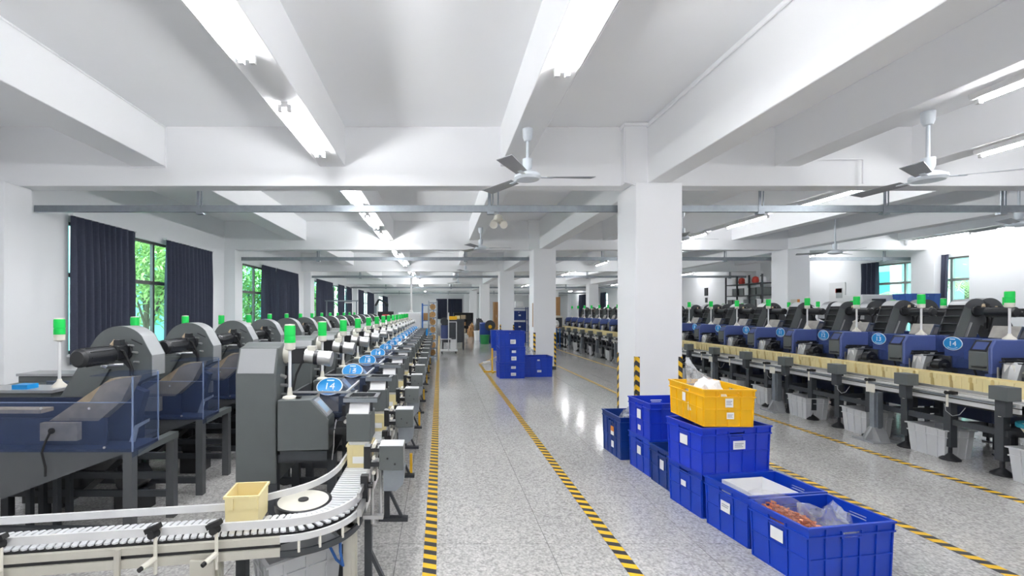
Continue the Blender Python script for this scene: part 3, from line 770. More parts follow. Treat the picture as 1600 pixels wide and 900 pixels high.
    for o_ in r.children:
        if o_.name.split('.')[0] in ('discharge_arm', 'funnel', 'funnel_label', 'wheel', 'mechanism', 'link_rod'): o_.location = (0.11, 0.02, -0.02)
    # stand
    for xx in (0.10, 0.62):
        for yy in (-0.32, 0.20):
            l = obj('leg', MB().box(xx-0.03, xx+0.03, yy-0.03, yy+0.03, 0.06, 0.56), 'greyd', r)
            obj('foot', MB().cyl((xx,yy,0), (xx,yy,0.015), 0.05, n=10).cyl((xx,yy,0.01), (xx,yy,0.07), 0.014, n=8), 'dark', l)
    obj('stretcher', MB().box(0.10, 0.62, -0.335, -0.305, 0.20, 0.25), 'greyd', r)
    obj('stretcher', MB().box(0.10, 0.62, 0.185, 0.215, 0.20, 0.25), 'greyd', r)
    obj('drip_pan', MB().box(0.0, 0.60, -0.34, 0.24, 0.36, 0.50), 'bluem', r)
    add_sign(r, (-0.001, 0.03, 1.21), (PI/2, 0, -PI/2), num)
    return r

XS = 6.05; YS0 = 5.25
base = make_counter('x', 'counting machines of the right row', None)
first = True
for k in range(-1, 18):
    num = str(14-k) if 0 <= k <= 13 else None
    if num: lab = 'blue counting machine with oval sign %s, %s in the right row' % (num, ORD[k])
    elif k < 0: lab = 'blue counting machine cut by the right edge of the picture'
    else: lab = 'blue counting machine far down the right row, %s beyond sign 1' % ORD[k-14]
    m_ = base if first else dup(base); first = False
    m_.location = (XS, YS0 + S*k, 0); m_['label'] = lab
    if num:
        s_ = [c for c in m_.children if c.name.startswith('number_sign')][0]
        s_['label'] = 'blue oval sign reading %s' % num
        t = obj('number', number_mesh(num), 'ink', s_); t.location = (0, -0.004, 0.0065)
eb = make_elevator('x', 'elevators of the right front row', 1, 0.37, 1.59, 0.75, 0.0, wd=0.20, plate_mat='greym', Rr=0.160, leg=0.27)
for i, k in enumerate(range(-1, 18)):
    e_ = eb if i == 0 else dup(eb)
    e_.location = (XS+0.78, YS0 + S*k + 0.45, 0)
    e_['label'] = ('dark ribbed elevator with round head at the right edge of the picture' if k < 0 else
                   'dark ribbed elevator with round head behind the %s signed machine of the right row' % ORD[k] if k <= 13 else
                   'dark ribbed elevator far down the right front row, %s beyond machine 1' % ORD[k-14])
# back row on the right, mirrored
ea = make_elevator('x', 'elevators of the right back row', -1, 0.50, 1.575, 0.72, 0.0, flights=False, plate_mat='greym')
beacon(ea, 0.62, 0.30, 1.20, 0.62)
obj('hopper', shell(MB(), 0.25, 0.92, -0.30, 0.0, 0.80, 1.20, 0.008), 'acryl', ea)
obj('cover', MB().box(0.50, 0.80, 0.18, 0.42, 0.80, 1.20), 'slate', ea)
obj('cover_leg', MB().box(0.60, 0.66, 0.27, 0.33, 0, 0.80), 'greyd', ea)
for i, k in enumerate(range(-1, 12)):
    e_ = ea if i == 0 else dup(ea)
    e_.location = (8.42, 6.85 + S*k, 0)
    e_['label'] = 'grey round-headed elevator in the right back row, %s from the viewer' % ORD[i]

# ------------------------------------------------ left wall-side row
el = make_elevator('x', 'elevators of the left back row', 1, 0.60, 1.27, 0.42, 0.0, flights=False, mx=0.03, mz=0.03)
obj('leg_casing', MB().prism([(-0.60, 0.50), (-0.20, 1.17), (-0.06, 1.17), (-0.46, 0.50)], 'y', -0.02, 0.0), 'grey', el)
LAY = 3.28; LAX = -2.345
def make_hopper_unit(label):
    """clear long feed hopper; origin below the plate plane of its elevator, x to the aisle"""
    r = thing('feed_hopper', label, 'hopper', group='clear hoppers of the left back row')
    x0, x1, y0, y1 = -1.05, 0.305, -0.30, -0.03
    obj('tray', MB().box(x0, x1, y0+0.004, y1, 0.655, 0.675).box(x0, x1-0.25, y0+0.10, y0+0.115, 0.675, 0.86), 'inner', r)
    obj('back_slide', MB().prism([(-0.35, 0.675), (0.15, 0.675), (0.25, 1.02), (0.05, 1.10)], 'y', -0.10, -0.035), 'inner', r)
    obj('dusty_slide', MB().prism([(-0.34, 0.84), (0.08, 1.13), (0.24, 1.14), (0.16, 0.98), (0.0, 0.84)], 'y', -0.20, -0.11), 'tan', r)
    obj('dusty_shelf', MB().box(-0.78, -0.36, -0.24, -0.14, 0.90, 0.925).box(-0.35, -0.10, -0.26, -0.22, 0.72, 0.84), 'tan', r)
    f = obj('front_panel', MB().box(x0, x1, y0-0.004, y0+0.002, 0.66, 0.985), 'clear', r)
    obj('panel_edge', MB().box(x0, x1-0.006, y0-0.005, y0+0.003, 0.985, 0.99), 'edge', f)
    obj('raised_front_panel', MB().prism([(0.02, 0.992), (x1, 0.992), (x1, 1.16), (0.19, 1.14), (0.10, 1.11)], 'y', y0-0.004, y0+0.002), 'clear', r)
    s = obj('side_panel', MB().prism([(y0, 0.62), (y1, 0.66), (y1, 1.16), (y0, 1.16)], 'x', x1-0.006, x1), 'clear', r)
    obj('corner_edge', MB().box(x1-0.006, x1+0.002, y0-0.006, y0+0.003, 0.66, 1.16).box(x1-0.006, x1+0.002, y1-0.005, y1+0.003, 0.66, 1.16), 'edge', s)
    obj('lid', MB().prism([(0.02, 1.16), (x1, 1.165), (x1, 1.17), (0.02, 1.165)], 'y', y0-0.004, y1), 'clear', r)
    obj('rear_panel', MB().box(x0, x1-0.1, y1-0.006, y1, 0.68, 0.97), 'inner', r)
    for px_, pz in ((-0.90, 0.69), (0.12, 0.69), (0.02, 0.95), (-0.30, 0.95)):
        obj('screw', MB().cyl((px_, y0-0.012, pz), (px_, y0-0.004, pz), 0.008, n=8), 'steel', r)
    obj('grommet', MB().cyl((-0.23, y0-0.014, 0.80), (-0.23, y0-0.003, 0.80), 0.020, n=12), 'rubber', r)
    obj('cable', MB().tube([(-0.23, y0-0.014, 0.80), (-0.25, y0-0.03, 0.74), (-0.28, y0-0.025, 0.66), (-0.26, y0-0.02, 0.56), (-0.27, y0-0.01, 0.50)], 0.007), 'rubber', r)
    obj('bracket', MB().prism([(0.16, 0.675), (0.20, 0.79), (0.30, 0.84), (0.30, 0.82), (0.225, 0.775), (0.20, 0.675)], 'y', -0.13, -0.12), 'greyl', r)
    obj('block', MB().box(-1.0, -0.87, -0.24, -0.16, 0.675, 0.76), 'ivory', r)
    # sloping funnel below
    obj('funnel', MB().prism([(0.27, 0.655), (x0, 0.655), (x0, 0.22), (-0.90, 0.22)], 'y', y0+0.01, y1-0.01), 'greym', r)  # darker than the grey housings: shade below the hopper put into the colour
    obj('return_chute', MB().prism([(-0.90, 0.18), (-0.35, 0.62), (0.05, 0.62), (-0.55, 0.10), (-0.90, 0.10)], 'y', 0.20, 0.42), 'dark', r)
    obj('vibrator', MB().cyl((-0.10, 0.22, 0.26), (-0.10, 0.40, 0.26), 0.09, n=14).box(-0.20, 0.0, 0.22, 0.42, 0.0, 0.17), 'dark', r)
    # frame
    for xx, yy in ((x1-0.04, y0+0.03), (x1-0.04, 0.20), (x0+0.04, y0+0.03), (x0+0.04, 0.20)):
        obj('leg', MB().box(xx-0.03, xx+0.03, yy-0.028, yy+0.028, 0, 0.655), 'greym' if xx > 0 else 'greyd', r)
    obj('top_rail', MB().box(x1-0.075, x1-0.005, y0+0.06, 0.23, 0.61, 0.655), 'grey', r)
    for z in (0.16, 0.30, 0.45): obj('stretcher', MB().box(x0+0.04, x1-0.04, 0.18, 0.205, z, z+0.05), 'greyd', r)
    obj('stretcher', MB().box(x0+0.04, x1-0.04, y0+0.01, y0+0.045, 0.10, 0.15), 'greyd', r)
    return r
hu = make_hopper_unit('x')
def make_wall_unit(label):
    r = thing('counting_machine', label, 'machine', group='counting machines of the left back row')
    obj('body', MB().box(-1.75, -0.66, 0.18, 0.42, 0.60, 0.96).box(-1.75, -1.10, -0.28, 0.18, 0.55, 0.90), 'grey', r, bevel=0.006)
    obj('top_lip', MB().box(-1.76, -0.64, 0.17, 0.43, 0.962, 0.985), 'greyl', r)
    obj('tool_box', MB().box(-0.98, -0.86, 0.20, 0.30, 0.985, 1.02), 'sign', r)
    beacon(r, -0.71, 0.32, 0.985, 0.555)
    for xx in (-1.68, -0.74):
        for yy in (0.22, 0.38): obj('leg', MB().box(xx-0.03, xx+0.03, yy-0.025, yy+0.025, 0, 0.61), 'greyd', r)
    return r
wu = make_wall_unit('x')
for k in range(0, 15):
    n_ = ORD[k]
    for base_, nm in ((el, 'grey round-headed elevator in the left back row, %s from the viewer'), (hu, 'clear blue feed hopper in the left back row, %s from the viewer'),
                      (wu, 'grey machine with green beacon along the left wall, %s from the viewer')):
        o = base_ if k == 0 else dup(base_)
        o.location = (LAX, LAY + S*k, 0); o['label'] = nm % n_

# ------------------------------------------------ left aisle-side row (coordinates of the nearest machine, shifted by S)
def make_left(label):
    r = thing('counting_machine', label, 'machine', group='counting machines of the left front row')
    # tall elevator housing with chamfered head
    prof = [(3.20, 0.36), (3.20, 1.14), (3.26, 1.325)]
    for i in range(9): a = math.radians(120 - 15*i); prof.append((3.42+0.20*math.cos(a), 1.16+0.20*math.sin(a)))
    prof += [(3.62, 0.98), (3.86, 0.50), (3.86, 0.36)]
    t = obj('elevator_housing', MB().prism(prof, 'x', -1.46, -1.17), 'grey', r, bevel=0.006)
    obj('housing_lid', MB().prism([(3.197, 1.15), (3.257, 1.322), (3.260, 1.322), (3.200, 1.15)], 'x', -1.445, -1.185), 'greyl', t)
    obj('inner_belt', MB().prism([(3.30, 0.5), (3.40, 1.18), (3.50, 1.18), (3.70, 0.5)], 'x', -1.17, -1.155), 'dark', t)
    # motor towards the aisle
    g = obj('gearbox', MB().box(-1.12, -1.02, 3.36, 3.46, 1.20, 1.32).prism([(-1.17, 1.22), (-1.12, 1.18), (-1.12, 1.34), (-1.17, 1.30)], 'y', 3.37, 3.45), 'bezel', r, bevel=0.006)
    obj('flange', MB().cyl((-1.17, 3.41, 1.27), (-1.12, 3.41, 1.27), 0.075, n=14), 'ivory', g)
    mo = obj('motor', MB().cyl((-1.02, 3.41, 1.255), (-0.86, 3.41, 1.235), 0.055, n=18).cyl((-0.86, 3.41, 1.235), (-0.82, 3.41, 1.23), 0.058, n=18), 'steel', r)
    obj('motor_band', MB().cyl((-0.95, 3.41, 1.246), (-0.92, 3.41, 1.243), 0.0585, n=18), 'bezel', mo)
    obj('terminal_box', MB().box(-1.00, -0.94, 3.38, 3.44, 1.29, 1.33), 'ivory', mo)
    obj('motor_cable', MB().tube([(-1.03, 3.36, 1.22), (-1.07, 3.34, 1.12), (-1.09, 3.34, 1.02), (-1.10, 3.33, 0.95)], 0.009), 'rubber', r)
    obj('clamp_bolts', MB().cyl((-1.17, 3.30, 1.12), (-1.13, 3.29, 1.11), 0.014, n=8).cyl((-1.17, 3.30, 1.05), (-1.12, 3.29, 1.05), 0.012, n=8).cyl((-1.17, 3.32, 0.98), (-1.13, 3.31, 0.98), 0.010, n=8), 'steel', r)
    # control box
    cb = obj('control_box', MB().prism([(-1.135, 0.615), (-1.135, 0.97), (-0.905, 0.975), (-0.775, 0.835), (-0.775, 0.625)], 'y', 3.13, 3.30), 'grey', r, bevel=0.004)
    nn = Vector((0.733, 0, 0.681)); cen = Vector((-0.842, 3.215, 0.907)); rot = Matrix.Rotation(math.atan2(0.14, 0.13), 3, 'Y')
    obj('screen_bezel', MB().obox(cen + nn*0.006, 0.15, 0.13, 0.012, rot), 'greyl', cb)
    obj('screen', MB().obox(cen + nn*0.0125, 0.10, 0.09, 0.003, rot), 'screen', cb)
    obj('latch', MB().box(-1.02, -0.99, 3.18, 3.21, 0.972, 0.988), 'dark', cb)
    obj('base_skirt', MB().box(-1.12, -0.79, 3.14, 3.30, 0.55, 0.615), 'greyd', r)
    beacon(r, -1.075, 3.215, 0.972, 0.53, flat=True)
    # acrylic hopper with a lid that carries the sign
    h = obj('hopper', MB().box(-1.12, -0.62, 3.34, 3.84, 0.82, 0.835).box(-1.12, -1.10, 3.34, 3.84, 0.835, 0.98), 'greyd', r)
    obj('front_panel', MB().box(-1.12, -0.70, 3.335, 3.341, 0.80, 1.00), 'clear', h)
    obj('end_panel', MB().box(-0.706, -0.70, 3.341, 3.84, 0.80, 0.99), 'clear', h)
    obj('lid', MB().obox((-0.80, 3.60, 0.995), 0.20, 0.36, 0.006, Matrix.Rotation(0.12, 3, 'X')), 'clear', h)
    obj('parts_heap', MB().prism([(-1.06, 0.835), (-0.98, 0.93), (-0.86, 0.95), (-0.78, 0.90), (-0.74, 0.835)], 'y', 3.40, 3.72), 'tan', h)
    obj('hopper_rim', MB().box(-1.12, -0.66, 3.325, 3.335, 0.985, 1.0).box(-0.70, -0.685, 3.335, 3.84, 0.985, 1.0), 'greyl', h)
    # discharge unit
    d = obj('discharge_box', MB().box(-0.615, -0.455, 2.95, 3.15, 0.735, 0.918), 'grey', r, bevel=0.004)
    obj('white_plate', MB().prism([(2.955, 0.918), (3.0, 0.985), (3.015, 0.985), (3.015, 0.918)], 'x', -0.60, -0.47), 'white', d)
    obj('spout', MB().prism([(-0.605, 0.735), (-0.595, 0.685), (-0.475, 0.685), (-0.465, 0.735)], 'y', 2.965, 3.12), 'alum', d)
    tr = obj('top_tray', MB().box(-0.64, -0.415, 2.98, 3.01, 1.0, 1.02).box(-0.64, -0.415, 3.15, 3.18, 1.0, 1.02).box(-0.64, -0.61, 2.98, 3.18, 1.0, 1.02).box(-0.445, -0.415, 2.98, 3.18, 1.0, 1.02), 'greyd', r)
    obj('tray_lip', MB().box(-0.64, -0.415, 2.970, 2.980, 0.99, 1.015), 'galv', tr)
    obj('tray_strut', MB().box(-0.635, -0.615, 3.02, 3.04, 0.90, 1.0).box(-0.475, -0.455, 3.04, 3.06, 0.90, 1.0), 'greyd', tr)
    obj('rear_box', MB().box(-0.76, -0.65, 3.36, 3.62, 0.70, 0.96), 'greyd', r, bevel=0.004)
    obj('mechanism', MB().box(-0.77, -0.63, 3.10, 3.34, 0.74, 0.78).cyl((-0.70, 3.15, 0.78), (-0.70, 3.30, 0.78), 0.045, n=12).box(-0.72, -0.63, 3.30, 3.36, 0.56, 0.90), 'dark', r)
    obj('air_fitting', MB().cyl((-0.64, 3.12, 0.86), (-0.64, 3.16, 0.86), 0.014, n=8).cyl((-0.66, 3.13, 0.82), (-0.66, 3.17, 0.82), 0.012, n=8).tube([(-0.72, 3.12, 0.84), (-0.73, 3.10, 0.76), (-0.735, 3.11, 0.66), (-0.75, 3.12, 0.56)], 0.004, 5), 'steel', r)
    # stand
    for xx in (-1.42, -1.20, -0.78):
        for yy in (3.25, 3.75):
            l = obj('leg', MB().box(xx-0.03, xx+0.03, yy-0.03, yy+0.03, 0.04, 0.57), 'greyd', r)
            obj('foot', MB().cyl((xx,yy,0), (xx,yy,0.02), 0.05, n=10).cyl((xx,yy,0.02), (xx,yy,0.05), 0.014, n=8), 'dark', l)
    for yy in (3.25, 3.75): obj('stretcher', MB().box(-1.42, -0.78, yy-0.02, yy+0.02, 0.50, 0.56).box(-1.42, -0.78, yy-0.02, yy+0.02, 0.15, 0.20), 'greyd', r)
    obj('stretcher', MB().box(-0.80, -0.76, 3.25, 3.75, 0.15, 0.20), 'greyd', r)
    obj('under_pan', MB().prism([(-1.12, 0.80), (-0.66, 0.80), (-0.78, 0.55), (-1.08, 0.55)], 'y', 3.36, 3.82), 'dark', r)
    obj('sign_bracket', MB().box(-0.92, -0.76, 3.44, 3.45, 0.94, 1.02), 'greyd', r)
    add_sign(r, (-0.842, 3.43, 1.018), (math.radians(48), 0, 0), None)
    return r
lb = make_left('x')
for k in range(14):
    o = lb if k == 0 else dup(lb)
    num = str(14-k); o.location = (0, S*k, 0); o['label'] = 'grey counting machine with oval sign %s, %s in the left row' % (num, ORD[k])
    s_ = [c for c in o.children if c.name.startswith('number_sign')][0]; s_['label'] = 'blue oval sign reading %s' % num
    t = obj('number', number_mesh(num), 'ink', s_); t.location = (0, -0.004, 0.0065)
# ================================================================ bins
def bin_mesh(wx, wy, h, t=0.004, tap=0.03, rim=0.006):
    m = MB(); shell(m, -wx/2, wx/2, -wy/2, wy/2, 0, h, t)
    for s in (-1, 1):
        m.box(-wx/2-rim, wx/2+rim, min(s*wy/2, s*(wy/2+rim)), max(s*wy/2, s*(wy/2+rim)), h-0.012, h)
        m.box(min(s*wx/2, s*(wx/2+rim)), max(s*wx/2, s*(wx/2+rim)), -wy/2, wy/2, h-0.012, h)
    m.v = [(x*(1-tap*(1-z/h)), y*(1-tap*(1-z/h)), z) for x, y, z in m.v]
    return m
cb_me = bin_mesh(0.155, 0.172, 0.15); 
for s in (-1, 1):
    cb_me.box(s*0.055-0.018, s*0.055+0.018, -0.094, -0.085, 0.085, 0.145)
cb2 = bin_mesh(0.158, 0.172, 0.165, 0.004, 0.07)
cb2.box(-0.006, 0.006, -0.0885, -0.084, 0.02, 0.15)
for s in (-1, 1): cb2.box(s*0.06-0.016, s*0.06+0.016, -0.094, -0.085, 0.105, 0.160)
CREAMR = cb2.mesh('cream_bin'); CREAMR.materials.append(M['cream'])
CREAM = cb_me.mesh('cream_bin'); CREAM.materials.append(M['cream'])
CTAG = MB().box(-0.04, 0.04, -0.0895, -0.0885, 0.03, 0.075).mesh('label'); CTAG.materials.append(M['paper'])
def cream_bin(loc, label, group, rz=0.0, lab=True, me=None):
    r = thing('cream_bin', label, 'bin', loc, rz, group)
    obj('bin_body', me or CREAM, 'cream', r)
    if lab: obj('paper_label', CTAG, 'paper', r)
    return r
ZT = 0.56
# left row: one bin under each discharge unit, riding on the conveyor
for k in range(14):
    cream_bin((-0.535, 3.045 + S*k, ZT), 'cream plastic bin under the spout of the %s machine in the left row' % ORD[k], 'cream bins on the left conveyor')
b_ = cream_bin((-0.955, 2.225, 0.5635), 'cream plastic bin standing alone beside the white turning disc', 'cream bins on the left conveyor', math.radians(6), lab=False)
# right row: a close line of bins
for j in range(86):
    y = 4.42 + j*0.186
    kk = (y - (YS0-0.445))/S; k = int(math.floor(kk)); pos = int((kk-k)*S/0.186)
    num = 14-k
    where = 'before the %s signed machine of the right row' % ORD[k] if 0 <= k <= 13 else ('at the near end of the right conveyor' if k < 0 else 'past the signed right machines, %s group' % ORD[k-14])
    r_ = cream_bin((5.66, y, 0.735), 'cream bin %s, %s of its group' % (where, ORD[pos]), 'cream bins on the right conveyor', -PI/2, lab=(j % 5 == 0), me=CREAMR)

# ------------------------------------------------ white crates on the floor
def white_crate_mesh(wx, wy, h):
    m = bin_mesh(wx, wy, h, 0.005, 0.12, 0.016)
    for i in (-1, 0, 1):
        for s in (-1, 1):
            a = MB().box(i*wx*0.3-0.008, i*wx*0.3+0.008, min(s*wy/2, s*(wy/2+0.010)), max(s*wy/2, s*(wy/2+0.010)), 0, h-0.01)
            b = MB().box(min(s*wx/2, s*(wx/2+0.010)), max(s*wx/2, s*(wx/2+0.010)), i*wy*0.3-0.008, i*wy*0.3+0.008, 0, h-0.01)
            for q in (a, b): m.add([(x*(1-0.12*(1-z/h)), y*(1-0.12*(1-z/h)), z) for x, y, z in q.v], q.f)
    z0 = h*0.72
    q = MB().box(-wx/2-0.009, wx/2+0.009, -wy/2-0.009, -wy/2, z0, z0+0.012).box(-wx/2-0.009, wx/2+0.009, wy/2, wy/2+0.009, z0, z0+0.012)
    q.box(-wx/2-0.009, -wx/2, -wy/2, wy/2, z0, z0+0.012).box(wx/2, wx/2+0.009, -wy/2, wy/2, z0, z0+0.012)
    m.add([(x*(1-0.12*(1-z/h)), y*(1-0.12*(1-z/h)), z) for x, y, z in q.v], q.f)
    return m
WCR = white_crate_mesh(0.31, 0.40, 0.315).mesh('white_crate'); WCR.materials.append(M['wcrate'])
def white_crate(loc, rz, label, group):
    o = obj('white_crate', WCR, 'wcrate'); o.location = loc; o.rotation_euler = (0,0,rz)
    return tag(o, label, 'crate', group)
for k in range(-1, 17):
    y = 5.04 + S*k*0.96 + R.uniform(-0.06, 0.06)
    white_crate((5.56 + R.uniform(-0.03, 0.04), y - (0.12 if k < 0 else 0), 0), R.uniform(-0.12, 0.12),
                'white plastic crate on the floor under the right conveyor, %s from the viewer' % ORD[k+1], 'white crates under the right conveyor')
white_crate((-0.80, 2.50, 0), math.radians(-52), 'white plastic crate under the conveyor bend at the lower left', 'white crates under the left conveyor')

# ------------------------------------------------ left conveyor
CX, CY, CR = -0.78, 2.45, 0.25
SL = 0.15
def centre(d):
    """point and heading on the chain centreline; d measured from the start of the bend, negative up the row"""
    arc = CR*(PI/2 - math.atan(SL))
    if d < 0: return Vector((CX+CR, CY-d, 0)), -PI/2
    if d < arc:
        a = -d/CR; return Vector((CX+CR*math.cos(a), CY+CR*math.sin(a), 0)), a-PI/2
    a = -(PI/2 - math.atan(SL)); p = Vector((CX+CR*math.cos(a), CY+CR*math.sin(a), 0)); h = a-PI/2
    return p + Vector((math.cos(h), math.sin(h), 0))*(d-arc), h
def offset(d, o):
    p, h = centre(d); return p + Vector((-math.sin(h), math.cos(h), 0))*o      # +o: outside of the bend when heading down the row
arcL = CR*(PI/2 - math.atan(SL)); END = arcL + 2.1
conv = thing('chain_conveyor', 'white chain conveyor along the left row that bends left at the near end', 'conveyor')
def path(o, z, d0, d1, n=60): return [offset(d0+(d1-d0)*i/n, o) + Vector((0,0,z)) for i in range(n+1)]
# the chain: single slats where they show, a plain belt further up the row
SLAT = MB().prism([(-0.085, -0.014), (-0.05, -0.019), (0.05, -0.019), (0.085, -0.014), (0.092, 0.0), (0.085, 0.012), (0.05, 0.004), (-0.05, 0.004), (-0.085, 0.012), (-0.092, 0.0)], 'z', 0, 0.008).mesh('chain_slat')
SLAT.materials.append(M['chain'])
d = -1.55; 
while d < END:
    p, h = centre(d)
    s_ = obj('chain_slat', SLAT, 'chain', conv); s_.location = (p.x, p.y, ZT-0.008); s_.rotation_euler = (0, 0, h+PI/2)
    d += 0.033
obj('belt', MB().box(CX+CR-0.085, CX+CR+0.085, CY+1.56, 15.6, ZT-0.02, ZT), 'chain', conv)
obj('chain_bed', MB().ribbon(path(0, ZT-0.020, -1.6, END), 0.17, 0.014), 'dark', conv)
def sgn_side(o): return o
INNER = path(-0.105, ZT+0.045, -13.1, -0.42, 8)
# outer and inner guide rails
HEAD = offset(-1, 1).x > (CX+CR)             # which side is the aisle
OS = 1 if HEAD else -1
obj('outer_guide_rail', MB().ribbon(path(OS*0.105, ZT+0.045, -1.9, END, 70), 0.014, 0.036), 'alum', conv)
inn = [Vector((CX+CR-0.105, y, ZT+0.045)) for y in (4.3, 3.6, 3.0, 2.86)]
for i in range(1, 9):
    t = i/9; a = Vector((CX+CR-0.105, 2.86, 0)); b = Vector((CX+CR-0.125, 2.58, 0)); c = Vector((CX-0.06, 2.45, 0))
    q = a*(1-t)**2 + b*2*t*(1-t) + c*t*t; inn.append(Vector((q.x, q.y, ZT+0.045)))
d0 = arcL + 0.30
for i in range(7):
    q = offset(d0 + i*(END-d0)/6, -OS*0.115); inn.append(Vector((q.x, q.y, ZT+0.045)))
obj('inner_guide_rail', MB().ribbon(inn, 0.014, 0.034), 'alum', conv)
# side profiles: two beige bands with a dark slot
for o, nm in ((OS*0.098, 'outer'), (-OS*0.098, 'inner')):
    sp = obj('side_profile', MB().ribbon(path(o, ZT-0.037, arcL+0.02, END, 4), 0.02, 0.032).ribbon(path(o, ZT-0.092, arcL+0.02, END, 4), 0.02, 0.040), 'beige', conv)
    obj('slot_strip', MB().ribbon(path(o*0.93, ZT-0.062, arcL+0.02, END, 4), 0.014, 0.03), 'dark', sp)
    obj('side_profile', MB().box(CX+CR+o-0.01, CX+CR+o+0.01, CY+0.12, 15.6, ZT-0.115, ZT-0.03), 'alum', conv)
obj('bend_profile', MB().ribbon(path(OS*0.105, ZT-0.030, -0.12, arcL+0.02, 20), 0.012, 0.030), 'alum', conv)
obj('bend_lower_band', MB().ribbon(path(OS*0.100, ZT-0.105, -0.12, arcL+0.02, 20), 0.012, 0.030), 'greyd', conv)
for dd in (0.05, 0.15, 0.24, 0.31):
    q = offset(dd, OS*0.104); obj('spacer', MB().cyl((q.x, q.y, ZT-0.10), (q.x, q.y, ZT-0.03), 0.007, n=8), 'ivory', conv)
# turning disc
dk = obj('turning_disc', MB().cyl((CX+0.035,CY,ZT-0.004), (CX+0.035,CY,ZT+0.004), 0.135, n=36), 'ivory', conv)
obj('disc_rim', MB().lathe([(0.150, -0.03), (0.152, 0.003), (0.143, 0.006), (0.135, 0.003), (0.135, -0.03)], (CX+0.035, CY, ZT), 36), 'dark', dk)
obj('disc_hub', MB().lathe([(0.028, 0.004), (0.028, 0.010), (0.015, 0.012), (0.004, 0.008)], (CX+0.035, CY, ZT), 16), 'rubber', dk)
# clamps on the near straight, posts and brackets
for dd in (arcL+0.29, arcL+0.545, arcL+1.15):
    q = offset(dd, OS*0.135); p2 = offset(dd, OS*0.118)
    c = obj('rail_clamp', MB().cyl((p2.x, p2.y, ZT+0.045), (q.x-0.01, q.y-0.02, ZT+0.05), 0.018, n=10).bar((q.x-0.04, q.y, ZT+0.06), (q.x+0.02, q.y, ZT+0.085), 0.03, 0.022), 'rubber', conv)
    obj('clamp_post', MB().cyl((q.x, q.y, ZT-0.13), (q.x, q.y, ZT+0.05), 0.008, n=8), 'ivory', c)
    obj('clamp_knob', MB().cyl((q.x, q.y, ZT-0.06), (q.x-0.02, q.y-0.06, ZT-0.07), 0.013, n=8), 'ivory', c)
    obj('clamp_screw', MB().cyl((q.x-0.02, q.y-0.06, ZT-0.07), (q.x-0.025, q.y-0.075, ZT-0.073), 0.010, n=8), 'rubber', c)
for dd in (arcL+0.71, arcL+1.45):
    q = offset(dd, OS*0.115); obj('side_strap', MB().box(q.x-0.012, q.x+0.012, q.y-0.006, q.y+0.006, ZT-0.30, ZT-0.02), 'beige', conv)
def beige_post(x, y):
    o = obj('support_post', MB().box(x-0.030, x+0.030, y-0.030, y+0.030, 0.02, ZT-0.10).box(x-0.012, x+0.012, y-0.036, y+0.036, 0.02, ZT-0.10).box(x-0.036, x+0.036, y-0.012, y+0.012, 0.02, ZT-0.10), 'beige', conv)
    obj('foot_plate', MB().box(x-0.06, x+0.06, y-0.06, y+0.06, 0, 0.02), 'beige', o)
beige_post(-0.475, 2.38)
q = offset(arcL+0.33, OS*0.04); beige_post(q.x, q.y)
q = offset(arcL+1.6, 0); beige_post(q.x, q.y)
q = offset(arcL+0.33, OS*0.125)
obj('cover_plate', MB().box(q.x-0.075, q.x+0.035, q.y-0.018, q.y-0.004, 0.10, ZT-0.085), 'beige', conv, bevel=0.003)
for (x, y) in ((-0.57, 2.62), (-1.02, 2.32), (-0.57, 4.4), (-0.57, 6.2), (-0.57, 8.0), (-0.57, 9.8), (-0.57, 11.6), (-0.57, 13.4)):
    l = obj('leg', MB().box(x-0.025, x+0.025, y-0.025, y+0.025, 0.03, ZT-0.10), 'greyd', conv)
    obj('foot', MB().cyl((x,y,0), (x,y,0.03), 0.045, 0.03, 10), 'dark', l)
obj('cross_bar', MB().bar((-1.02, 2.32, 0.36), (-0.57, 2.62, 0.36), 0.04, 0.04), 'greyd', conv)
obj('hose', MB().tube([(-0.52, 2.34, 0.40), (-0.51, 2.30, 0.36), (-0.50, 2.32, 0.28), (-0.54, 2.34, 0.30), (-0.58, 2.36, 0.36)], 0.008), 'aqua', conv)
